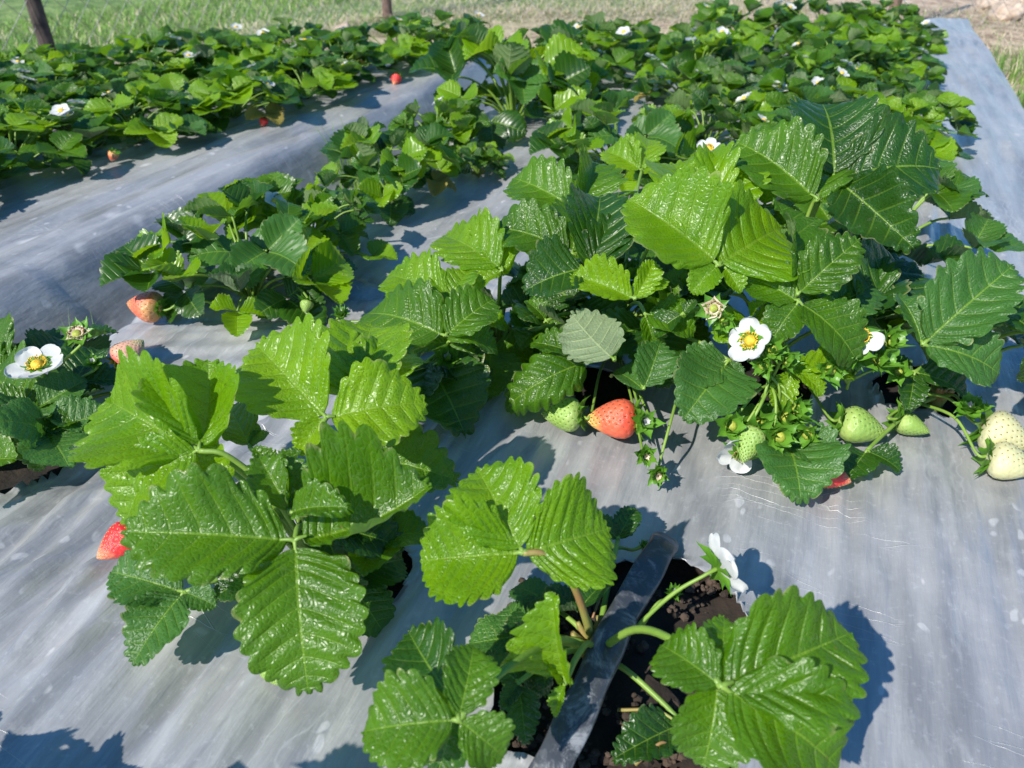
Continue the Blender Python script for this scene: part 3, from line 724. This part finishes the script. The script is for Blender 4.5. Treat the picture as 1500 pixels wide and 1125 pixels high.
# --- tall clump, left half
P8, c8 = plant_root(900, 520, 'strawberry plant at the left of the tall clump, above the salmon strawberry')
hero(P8, (838, 372, .135), [(722, 335, .145, .8, D(n=(-.1, -.6, 1), fold=.1, bend=.1)), (850, 300, .16, .8, D(n=(0, -.9, 1), fold=.3)), (905, 395, .12, .8)], 'leaf', c8)
hero(P8, (862, 392, .14), [(768, 425, .125, .95, D(n=(.1, -.6, 1), fold=.05, bend=.12)), (880, 285, .175, .78, D(n=(.1, -1.0, 1), fold=.5)), (935, 330, .16, .75, D(n=(-.3, -.6, 1), fold=.4))], 'dark', c8)
hero(P8, (930, 438, .13), [(838, 402, .14, .7, D(n=(-.2, -.7, 1), fold=.5)), (958, 382, .155, .6, D(n=(.3, -.7, 1), fold=.5)), (978, 410, .14, .55)], 'bright', c8)
hero(P8, (945, 460, .105), [(1018, 485, .09, .95, D(n=(0, -.5, 1), fold=.05)), (960, 520, .07, .7)], 'leaf', c8)
hero(P8, (862, 528, .065), [(742, 598, .022, .62, D(n=(.1, -.7, 1), fold=-.2, bend=.2, curl=.9)), (780, 500, .07, .8)], 'leaf', c8, sag=.5)
hero(P8, (900, 528, .085), [(838, 462, .10, .95, D(n=(.0, .9, -1), fold=-.1)), ], 'dull', c8, label='pale leaf showing its underside')
hero(P8, (943, 570, .055), [(968, 500, .085, .85, D(n=(.1, -.8, 1), fold=.1)), (900, 545, .05, .8)], 'dull', c8)
hero(P8, (1068, 528, .075), [(1002, 612, .048, 1.0, D(n=(-.1, -.7, 1), fold=.05)), (985, 555, .06, .9, D(n=(0, -.7, 1))), (1085, 560, .06, .7)], 'dull', c8)
hero(P8, (850, 310, .15), [(752, 262, .15, .75, D(n=(-.1, -.7, 1))), (868, 235, .18, .7, D(n=(.5, -.8, .8), fold=.6)), (905, 290, .12, .7)], 'leaf', c8)
bud(P8, (785, 450, .07), (-.1, -.4, 1), .014, c8, 21, withered=True); bud(P8, (775, 485, .06), (-.2, -.5, 1), .014, c8, 22, withered=True)
bud(P8, (945, 618, .04), (.1, -.7, .6), .016, c8, 23); bud(P8, (945, 665, .028), (.1, -.8, .2), .013, c8, 24, withered=True)
bud(P8, (965, 692, .016), (-.1, -.8, .1), .014, px(990, 590, .04), 25, withered=True)
fill(P8, c8, 13, .10, .11, .06, 81, ('dark', 'leaf'))
# --- tall clump, right half
P9, c9 = plant_root(1120, 540, 'tall strawberry plant in the clump at right of centre with three open flowers')
hero(P9, (1052, 388, .165), [(922, 290, .185, .98, D(n=(-.1, -.8, 1), fold=.12, bend=.05, relief=.02)), (1142, 335, .17, 1.15, D(n=(.1, -.9, 1), fold=-.02, bend=.04)),
      (1012, 428, .145, .95, D(n=(-.05, -.8, 1), fold=.05))], 'bright', c9, r=.0024, label='big bright three-part leaf')
hero(P9, (1062, 392, .16), [(1085, 428, .145, .9, D(n=(0, -.7, 1)))], 'bright', c9)
hero(P9, (1045, 330, .18), [(985, 238, .18, .95, D(n=(0, -.9, 1), fold=.2, relief=.03)), (1068, 228, .18, .75, D(n=(.1, -.9, 1), fold=.2, relief=.03)), (930, 330, .14, .7)], 'bright', c9)
hero(P9, (1198, 292, .195), [(1078, 208, .215, .88, D(n=(-.1, -.9, 1), fold=.05, bend=.1, relief=.034)), (1215, 240, .19, .6), (1250, 330, .16, .7)], 'leaf', c9)
hero(P9, (1222, 262, .205), [(1205, 152, .225, 1.05, D(n=(-.1, -.6, 1), fold=.15, bend=.1)), (1376, 250, .205, .98, D(n=(.05, -.8, 1), fold=-.05, bend=.12, relief=.026)),
      (1338, 362, .17, .62, D(n=(-.3, -.9, .6), fold=.6, bend=.05))], 'dark', c9, r=.0026)
hero(P9, (1168, 432, .145), [(1140, 292, .195, .60, D(n=(.7, -.9, .6), fold=.3)), (1258, 352, .185, .72, D(n=(-.35, -.9, .8), fold=.15, relief=.04)), (1180, 400, .15, .5, D(n=(-1, -.3, -.2)))], 'leaf', c9)
hero(P9, (1170, 442, .14), [(1092, 408, .145, .95, D(n=(-.1, -.7, 1), fold=.05)), (1252, 528, .10, .98, D(n=(.1, -.6, 1), fold=0., bend=.1)), (1130, 500, .11, .9)], 'leaf', c9)
hero(P9, (1275, 462, .10), [(1318, 382, .12, .9, D(n=(0, -.8, 1))), (1225, 380, .12, .8, D(n=(0, -.8, 1))), (1300, 455, .08, .7)], 'dark', c9)
hero(P9, (1200, 470, .11), [(1275, 420, .12, .75, D(n=(.1, -.6, 1))), (1290, 480, .09, .6)], 'dull', c9)
hero(P9, (1150, 640, .03), [(1172, 732, .014, 1.15, D(n=(0, -.3, 1), fold=-.05, bend=.12, curl=.5)), (1228, 690, .018, .95, D(n=(.2, -.4, 1), fold=-.1)), (1080, 600, .03, .7)], 'dull', c9)
hero(P9, (1160, 540, .085), [(1205, 578, .07, .8), (1140, 600, .05, .7), (1250, 550, .07, .6)], 'bright', c9)
hero(P9, (1000, 460, .11), [(960, 492, .09, .9), (1020, 440, .12, .7)], 'dark', c9)
flower(P9, (1099, 499, .118), (-.75, -.65, .60), .0185, 'open white flower turned left, right of centre', seed=5, crown=px(1125, 560, .04))
flower(P9, (1262, 492, .115), (-.4, -.75, .6), .017, 'half hidden white flower with an orange centre', seed=8, crown=px(1190, 570, .06), npet=2)
flower(P9, (1045, 452, .135), (.0, -.9, .5), .016, 'flower that has lost most petals, brown rim', kind='spent', seed=9, crown=px(1075, 545, .05))
flower(P9, (1088, 662, .030), (-.1, -.9, -.2), .021, 'white flower hanging low under green sepals', kind='half', seed=12, crown=px(1125, 570, .07), npet=3)
flower(P9, (1038, 218, .175), (-.3, -.6, 1), .0135, 'cupped white flower at the top of the clump', seed=6, crown=px(1030, 300, .12))
bud(P9, (1130, 515, .11), (.2, -.6, 1), .016, px(1125, 570, .06), 31, green=True); bud(P9, (1110, 620, .045), (-.2, -.8, .3), .022, px(1128, 550, .08), 32, green=True); bud(P9, (1150, 612, .045), (.4, -.7, .4), .022, px(1128, 550, .08), 33, green=True)
bud(P9, (1300, 500, .10), (.6, -.6, .6), .02, px(1240, 560, .06), 34, green=True); bud(P9, (1245, 515, .10), (-.3, -.7, .6), .02, px(1240, 560, .06), 35, green=True)
for k, (bx, by, bh, sz_) in enumerate([(1070, 625, .05, .019), (1165, 600, .055, .02), (1185, 635, .04, .017), (1140, 640, .045, .02), (1150, 530, .10, .015), (1120, 535, .10, .014), (1215, 540, .09, .018), (1285, 528, .09, .02), (1318, 545, .07, .015), (1060, 470, .125, .014), (1085, 655, .035, .016)]):
    bud(P9, (bx, by, bh), (math.sin(k*2.1)*.7, -.6, .3+.3*math.cos(k*1.7)), sz_, px(1128, 560, .07) if bx < 1200 else px(1240, 560, .06), 60+k, green=True)
bud(P9, (1255, 520, .09), (0, -.9, .1), .018, px(1240, 570, .05), 36, green=True)
fill(P9, c9, 15, .11, .12, .065, 91, ('dark', 'leaf'), azr=(-.35, 3.6))
hero(P9, (1100, 470, .10), [(1050, 500, .10, .9), (1120, 440, .125, .8), (1150, 480, .09, .85)], 'bright', c9)
hero(P9, (1215, 420, .12), [(1195, 470, .11, .85), (1262, 440, .12, .85), (1235, 385, .14, .8)], 'leaf', c9)
hero(P9, (1120, 300, .165), [(1085, 330, .165, .85), (1150, 330, .16, .85), (1125, 262, .19, .8, D(n=(0, -.9, 1)))], 'leaf', c9)
hero(P8, (1000, 300, .155), [(955, 275, .165, .85, D(n=(0, -.8, 1))), (1010, 255, .175, .8, D(n=(.2, -.8, 1), fold=.3)), (960, 320, .15, .8)], 'leaf', c8)
hero(P8, (940, 250, .14), [(885, 222, .15, .8, D(n=(-.2, -.8, 1), fold=.3)), (950, 205, .16, .75, D(n=(0, -.9, 1), fold=.3)), (985, 262, .13, .8)], 'bright', c8)
hero(P7, (690, 470, .08), [(640, 505, .06, .9), (700, 430, .10, .8), (745, 480, .07, .85)], 'bright', c7)
hero(P8, (800, 470, .075), [(760, 510, .05, .85), (770, 440, .09, .8), (835, 500, .06, .8)], 'leaf', c8)
# --- right plant
P10, c10 = plant_root(1370, 590, 'dark strawberry plant at the right edge above two whitish strawberries')
hero(P10, (1352, 505, .115), [(1484, 388, .165, .74, D(n=(-.15, -.6, 1), fold=.25, bend=.05)), (1462, 548, .095, .9, D(n=(.1, -.8, 1), fold=.0, bend=.12)), (1312, 432, .14, .72, D(n=(.3, -.8, 1), fold=.4))], 'dull', c10, r=.0024)
hero(P10, (1525, 500, .12), [(1445, 448, .12, .85, D(n=(0, -.5, 1))), (1500, 560, .08, .9), (1580, 450, .12, .9)], 'dark', c10)
hero(P10, (1340, 545, .06), [(1420, 580, .04, .8), (1290, 530, .06, .8), (1330, 600, .04, .7)], 'dark', c10)
hero(P10, (1270, 660, .02), [(1318, 690, .01, .9), (1240, 700, .01, .9)], 'dark', c10)
bud(P10, (1420, 600, .04), (-.3, -.3, 1), .02, c10, 41)
fill(P10, c10, 8, .09, .09, .055, 101, ('dark', 'dull'), azr=(.2, 2.2))
P11, c11 = plant_root(1290, 395, 'strawberry plant half hidden behind the tall clump, near its right side')
fill(P11, c11, 13, .11, .12, .060, 111, ('dark', 'leaf', 'dull'))

# --- strawberries
strawberry((935, 612, .024), (856, 614, .016), 'salmon', .74, 'salmon red strawberry lying next to a green one, in the middle', c8, seed=1)
strawberry((853, 608, .020), (793, 606, .014), 'green', .78, 'green strawberry touching the tip of the salmon red one', c8, seed=2)
strawberry((1228, 615, .022), (1299, 637, .014), 'green', .80, 'larger pale green strawberry right of the clump, pointing right', c9, seed=1)
strawberry((1312, 614, .018), (1362, 634, .012), 'green', .74, 'small green strawberry just right of the larger green one', c10, seed=2, sep=.75)
strawberry((1437, 622, .026), (1512, 655, .020), 'white', .92, 'upper one of two whitish strawberries at the right edge', px(1330, 575, .02), seed=0, sep=.6)
strawberry((1445, 668, .018), (1520, 690, .016), 'white', .88, 'lower one of two whitish strawberries at the right edge', px(1345, 590, .02), seed=1, sep=.6)
strawberry((1195, 690, .014), (1247, 706, .010), 'red', .85, 'red strawberry poking out from under a dark leaf at right', stalk=False, seed=2)
strawberry((202, 776, .022), (142, 818, .014), 'red', .86, 'shiny red strawberry at the left edge of the foreground plant', px(330, 760, .03), seed=0, sep=.8)
strawberry((172, 535, .016), (210, 498, .034), 'pink', .95, 'pink and green strawberry standing right of the left edge plant', c3, seed=1)
strawberry((236, 452, .022), (186, 444, .024), 'orange', .80, 'pale orange strawberry pointing left over the furrow edge', px(330, 450, .02), seed=2, sep=.35)
strawberry((395, 965, .016), (410, 1004, .010), 'green', .9, 'small unripe strawberry under the tip of the front leaf', seed=0, stalk=False)
strawberry((610, 990, .016), (585, 1003, .010), 'green', .9, 'tiny unripe strawberry beside the lowest leaf at the bottom', seed=1, stalk=False)
strawberry((1105, 625, .050), (1088, 678, .030), 'green', .72, 'green strawberry hanging inside the cluster of sepals', seed=1, stalk=False, sep=.7)
strawberry((450, 440, .03), (447, 458, .02), 'green', 1.0, 'tiny yellow-green fruit in a withered cluster left of centre', px(430, 430, .02), seed=1, sep=.9)

# ================================================================== mid and far plants
def proto(seed, n, Rr, Hh, size, res, flowers=0, mats=('leaf', 'bright', 'dark', 'bright', 'leaf', 'dull', 'bright')):
    q = random.Random(seed); c = V3((0, 0, 0)); parts = []
    for i in range(n):
        low = i % 3 == 2
        az = i*2.39996+q.uniform(-.3, .3); rr = Rr*math.sqrt((i+.6)/n)*q.uniform(.8, 1.1)
        h = Hh*q.uniform(.6, 1.05)*(1-.5*(rr/Rr)**2)
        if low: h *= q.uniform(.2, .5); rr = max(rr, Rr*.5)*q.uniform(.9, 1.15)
        J = V3((math.cos(az)*rr, math.sin(az)*rr, h+.012)); mb = MB(); rleaf(mb, J, az, size*q.uniform(.75, 1.2)*(.85 if low else 1), q.uniform(.0, 1.1), q.uniform(-.1, .25) if low else q.uniform(.05, 1.0), seed*40+i, res, q=q)
        tube(mb, stalk_pts(c, J, .2), [.0022, .0018, .0016, .0014], 5, 1)
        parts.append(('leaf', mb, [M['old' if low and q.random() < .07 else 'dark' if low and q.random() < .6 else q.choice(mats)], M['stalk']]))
    for i in range(flowers):
        az = q.uniform(0, 6.28); rr = Rr*q.uniform(.3, .95); J = V3((math.cos(az)*rr, math.sin(az)*rr, Hh*q.uniform(.95, 1.15))); mb = MB()
        ax = unit((q.uniform(-.3, .3), -.6, .9)); x = unit(np.cross(ax, (.3, .5, .81))); y = np.cross(ax, x)
        for k in range(5):
            a = 6.283*k/5; rd = math.cos(a)*x+math.sin(a)*y; sd_ = np.cross(ax, rd); vs_ = []
            for j in range(6):
                t = j/5; w_ = .0095*math.sin(math.pi*(t*.8+.12))**.6
                for s_ in (-1, -.4, .4, 1): vs_.append(J+rd*(.003+.016*t-.002*s_*s_*t)+sd_*w_*s_+ax*(.004*t*t+.002*s_*s_))
            mb.add(vs_, [(j*4+m, j*4+m+1, (j+1)*4+m+1, (j+1)*4+m) for j in range(5) for m in range(3)])
        vs_ = [J+ax*(.001+.004*math.sin(b))+.0055*math.cos(b)*(math.cos(a)*x+math.sin(a)*y) for b in (0, .5, 1, 1.5) for a in [6.283*k/10 for k in range(10)]]
        mb.add(vs_, [(j*10+m, j*10+(m+1) % 10, (j+1)*10+(m+1) % 10, (j+1)*10+m) for j in range(3) for m in range(10)], mi=1)
        tube(mb, stalk_pts(c, J, .2), [.0016, .0014, .0013, .0012], 5, 2)
        parts.append(('flower', mb, [M['petal'], M['yellow'], M['stalk']]))
    e = empty('strawberry_plant', (0, 0, 0)); 
    for nm, mb, mats_ in parts: mb.build(nm, mats_, e)
    return e
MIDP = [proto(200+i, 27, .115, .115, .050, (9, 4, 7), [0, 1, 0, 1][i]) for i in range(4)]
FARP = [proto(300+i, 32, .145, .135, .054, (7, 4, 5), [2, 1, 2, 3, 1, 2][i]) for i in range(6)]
used = set()
def put(pr, x, y, z, rz, sc, label, group, sz=1):
    if pr in used:
        o = pr.copy(); col.objects.link(o)
        for ch in list(pr.children):
            c = ch.copy(); col.objects.link(c); c.parent = o
    else: o = pr; used.add(pr)
    o.location = (x, y, z); o.rotation_euler = (0, 0, rz); o.scale = (sc, sc, sc*sz)
    tag(o, label, 'strawberry plant', group)
    return o
ORD = ['first', 'second', 'third', 'fourth', 'fifth', 'sixth', 'seventh', 'eighth', 'ninth', 'tenth', 'eleventh', 'twelfth', 'thirteenth', 'fourteenth', 'fifteenth']
q = random.Random(99)
# mid plants placed where the photo has them: (foot px, scale, label)
MID = [((372, 448), .95, 0, 'strawberry plant beside the furrow, next to the pale orange strawberry'),
       ((455, 385), .82, 1, 'strawberry plant beside the furrow, behind the one with the pale orange strawberry'),
       ((575, 300), .85, 2, 'strawberry plant beside the furrow, just in front of the grass tuft'),
       ((700, 262), .42, 3, 'small low strawberry plant on the sheet between two rows, left of the tall clump'),
       ((640, 235), .75, 1, 'strawberry plant beside the furrow, just behind the grass tuft'),
       ((752, 190), 1.38, 2, 'strawberry plant with upright leaves in the edge row, behind the bare strip of plastic'),
       ((900, 270), 1.0, 0, 'strawberry plant directly behind the tall clump, on its left'),
       ((1030, 235), .9, 3, 'strawberry plant directly behind the tall clump, in its middle')]
for (p, sc, k, lb) in MID:
    w_ = px(p[0], p[1], -.01); put(MIDP[k], w_[0], w_[1], -.006, q.uniform(0, 6.28), sc, lb, 'strawberry plants in the near bed')
def E_(x): return 2.54+.36*x
rows_main = [(-.58, 1.78, 'edge row by the furrow'), (-.31, 1.85, 'second row from the furrow'), (-.03, 1.45, 'third row from the furrow'), (.13, 1.50, 'right-hand row by the bare plastic')]
for v, u0, rn in rows_main:
    u = u0; i = 0
    while True:
        vv = v+q.uniform(-.04, .04); x, y = XY(u, vv)
        if y > E_(x)-.07: break
        put(q.choice(FARP), x, y, -.006, q.uniform(0, 6.28), q.uniform(.85, 1.05)*(.8 if v > .1 else 1), f'{ORD[i]} strawberry plant behind the tall clump in the {rn}', 'strawberry plants at the back of the near bed', .8)
        u += q.uniform(.24, .30); i += 1
rows_left = [(-1.27, .86, 'front row'), (-1.47, .98, 'second row'), (-1.67, 1.05, 'third row'), (-1.90, 1.2, 'back row')]
def fence_y(x): return 3.9+(x+.6)*1.6 if x < -.6 else 3.9+(x+.6)*.15
for v, u0, rn in rows_left:
    u = u0-.30; i = 0
    while True:
        vv = v+.17*(u-1.0)+q.uniform(-.04, .04); x, y = XY(u, vv)
        if y > E_(x)+.03: break
        put(q.choice(FARP), x, y, .006, q.uniform(0, 6.28), q.uniform(.8, 1.0), f'{ORD[i]} strawberry plant from the near end in the {rn} of the left bed', 'strawberry plants in the left bed', .66)
        u += q.uniform(.18, .22); i += 1
u = 1.35; i = 0
while True:
    x, y = XY(u, -2.26)
    if y > E_(x): break
    put(q.choice(FARP), x, y, .0, q.uniform(0, 6.28), q.uniform(.65, .8), f'{ORD[i]} strawberry plant from the near end of the bed before the leaning post', 'strawberry plants by the fence', .65)
    u += .27; i += 1
# far fruit
def farberry(p, kind, label, sz=.032):
    strawberry((p[0]+3, p[1]-6, .03), (p[0]-2, p[1]+8, .012), kind, .9, label, seed=1, stalk=False)
farberry((385, 178), 'red', 'small bright red strawberry at the edge of the left bed, beside a large round leaf')
farberry((579, 116), 'red', 'small red strawberry at the far edge of the left bed near white flowers')
farberry((165, 228), 'orange', 'pinkish strawberry low at the edge of the left bed')
strawberry((1340, 108, .03), (1362, 114, .02), 'green', .9, 'yellow-green strawberry at the right edge of the far rows', seed=1, stalk=False)
strawberry((1375, 48, .03), (1390, 54, .02), 'green', .9, 'pale green strawberry at the far right end of the rows', seed=1, stalk=False)

# ================================================================== fence, grass, stones
def fence():
    base = px(78, 85, -.0); f = empty('wire_fence', (base[0], base[1], -.12)); tag(f, 'wire mesh fence on dark wooden posts behind the beds', 'fence')
    A = V3((-1.40, 2.55, -.13)); B = V3(px(568, 29, -.13)); d = B-A; Z = A-d*1.6; C = V3((1.6, 3.62, -.13)); E = V3((4.2, 4.05, -.13))
    for p, r, lean in ((A, .021, -.02), (B, .022, .01), (Z, .022, 0), (C, .022, 0)):
        mb = MB(); pts = [p+V3((0, 0, -.05)), p+V3((lean*.3, 0, .4)), p+V3((lean, 0, 1.1))]; tube(mb, pts, [r*1.1, r, r*.85], 12)
        for k in range(0): pass
        mb.build('post', M['wood' if r < .0215 else 'brownwood'], f)
    mb = MB(); Hf = .95; ln = []
    def line(p, q_): 
        t = unit(q_-p); x = unit(np.cross(t, (.2, .9, .3))); y = np.cross(t, x); r = .0011
        vs_ = [p+r*(math.cos(a)*x+math.sin(a)*y) for a in (0, 2.1, 4.2)]+[q_+r*(math.cos(a)*x+math.sin(a)*y) for a in (0, 2.1, 4.2)]
        mb.add(vs_, [(0, 1, 4, 3), (1, 2, 5, 4), (2, 0, 3, 5)])
    for s0, s1 in ((Z, A), (A, B), (B, C), (C, E)):
        L = np.linalg.norm(s1-s0); e = (s1-s0)/L; st = .075; k = -Hf
        while k < L:
            for sg in (1, -1):
                a0 = max(0, -k); a1 = min(Hf, L-k)
                if a1 > a0:
                    if sg == 1: p0 = s0+e*(k+a0)+V3((0, 0, .02+a0)); p1 = s0+e*(k+a1)+V3((0, 0, .02+a1))
                    else: p0 = s0+e*(k+a0)+V3((0, .004, .02+Hf-a0)); p1 = s0+e*(k+a1)+V3((0, .004, .02+Hf-a1))
                    line(p0, p1)
            k += st
    mb.build('wire_mesh', M['wire'], f)
fence()
def blade(mb, p, h, lean, az, w_, mi):
    d = V3((math.cos(az), math.sin(az), 0)); s_ = V3((-d[1], d[0], 0)); p = V3(p); t1 = p+d*lean*.3+V3((0, 0, h*.6)); t2 = p+d*lean+V3((0, 0, h))
    mb.add([p-s_*w_, p+s_*w_, t1-s_*w_*.8, t1+s_*w_*.8, t2], [(0, 1, 3, 2), (2, 3, 4)], mi=mi)
def grass():
    g = random.Random(12); mb = MB(); 
    for _ in range(60000):
        x = g.uniform(-3.6, 1.6); off = g.random()**1.3*2.6; y = fence_y(x)+.05+off
        patch = noise.noise(Vector((x*2.2, y*2.2, 0)))+.5*noise.noise(Vector((x*6, y*6, 3)))
        lim = .50+.30*patch+max(0, (x+1.6))*.55
        green = off > lim*1.1
        if x > .2: green = green and g.random() < .3
        if green:
            h = g.uniform(.015, .05); blade(mb, (x, y, -.13), h, g.uniform(.01, .06), g.uniform(0, 6.28), g.uniform(.001, .0026), 0 if g.random() < .86 else 1)
        elif g.random() < .5:
            h = g.uniform(.01, .04); blade(mb, (x, y, -.128), h, g.uniform(.03, .11), g.uniform(0, 6.28), g.uniform(.0008, .002), 1 if g.random() < .8 else 0)
    o = mb.build('grass', [M['grass'], M['straw']], smooth=False); tag(o, 'green grass with dry straw growing beyond the fence', 'grass', kind='stuff')
    mb = MB()
    for _ in range(16000):                                       # dead stems between bed ends and fence
        x = g.uniform(-2.6, 3.2); y = min(fence_y(x), 3.75)-g.uniform(-.3, .22) if x < -.4 else g.uniform(3.12, 4.3)
        blade(mb, (x, y, -.122), g.uniform(.004, .03), g.uniform(.03, .12), g.uniform(0, 6.28), g.uniform(.0008, .002), 1 if g.random() < .75 else 0)
    o = mb.build('dry_straw', [M['grass'], M['straw']], smooth=False); tag(o, 'dry straw litter on the bare strip at the bed ends', 'straw', kind='stuff')
grass()
def tuft(p, n, h, spread, label, seed, z=-.1, wide=.0016):
    g = random.Random(seed); mb = MB()
    for _ in range(n):
        a = g.uniform(0, 6.28); r = spread*math.sqrt(g.random()); blade(mb, (p[0]+math.cos(a)*r, p[1]+math.sin(a)*r, z), h*g.uniform(.5, 1.1), g.uniform(.2, .6)*h, g.uniform(0, 6.28), wide*g.uniform(.6, 1.2), 0 if g.random() < .9 else 1)
    o = mb.build('grass_tuft', [M['grass'], M['straw']], origin=(p[0], p[1], z), smooth=False); tag(o, label, 'grass tuft')
tuft(px(512, 245, -.05), 45, .15, .03, 'thin grass tuft growing in the furrow behind the edge row', 3)
tuft(px(120, 520, -.04), 14, .11, .03, 'few pale grass blades behind the flower at the left edge', 4, wide=.0008)
for i, (u, n, lb) in enumerate([(1.75, 420, 'dense grass tuft along the right edge of the plastic, nearest'), (2.15, 420, 'second grass tuft along the right edge of the plastic'), (2.6, 380, 'third grass tuft along the right edge of the plastic'), (3.15, 340, 'farthest grass tuft at the right edge of the plastic')]):
    tuft(XY(u, .60), n, .11, .15, lb, 20+i, z=-.12, wide=.002)
def stones():
    g = random.Random(4)
    S = [((505, 45), .035, 'pale brown stone at the end of the left bed, left of the second post'), ((1475, 20), .07, 'pale boulder at the upper right corner beyond the bed end'), ((1445, 8), .05, 'smaller pale rock left of the boulder at the upper right'), ((1500, 5), .06, 'pale rock behind the boulder at the upper right'), ((1335, 150), .011, 'tiny pinkish withered scrap at the sheet beside the right row')]
    for (p, r, lb) in S:
        z = -.10 if r > .02 else .004; c = V3(px(p[0], p[1], z)); mb = MB(); n1, n2 = 22, 14; vs_ = []
        for i in range(n2+1):
            for k in range(n1):
                a = math.pi*i/n2; b = 6.283*k/n1; d = V3((math.sin(a)*math.cos(b), math.sin(a)*math.sin(b), math.cos(a)*.75)); rr = r*(1+.5*noise.noise(Vector(d*1.6+V3((p[0], 0, 0))))+.12*noise.noise(Vector(d*6)))
                vs_.append(c+d*rr)
        mb.add(vs_, [(i*n1+k, (i+1)*n1+k, (i+1)*n1+(k+1) % n1, i*n1+(k+1) % n1) for i in range(n2) for k in range(n1)])
        tag(mb.build('stone' if r > .02 else 'withered_petal', M['stone'], origin=c), lb, 'stone' if r > .02 else 'petal')
stones()
for pr in MIDP+FARP:
    if pr not in used:
        for ch in list(pr.children): bpy.data.objects.remove(ch)
        bpy.data.objects.remove(pr)
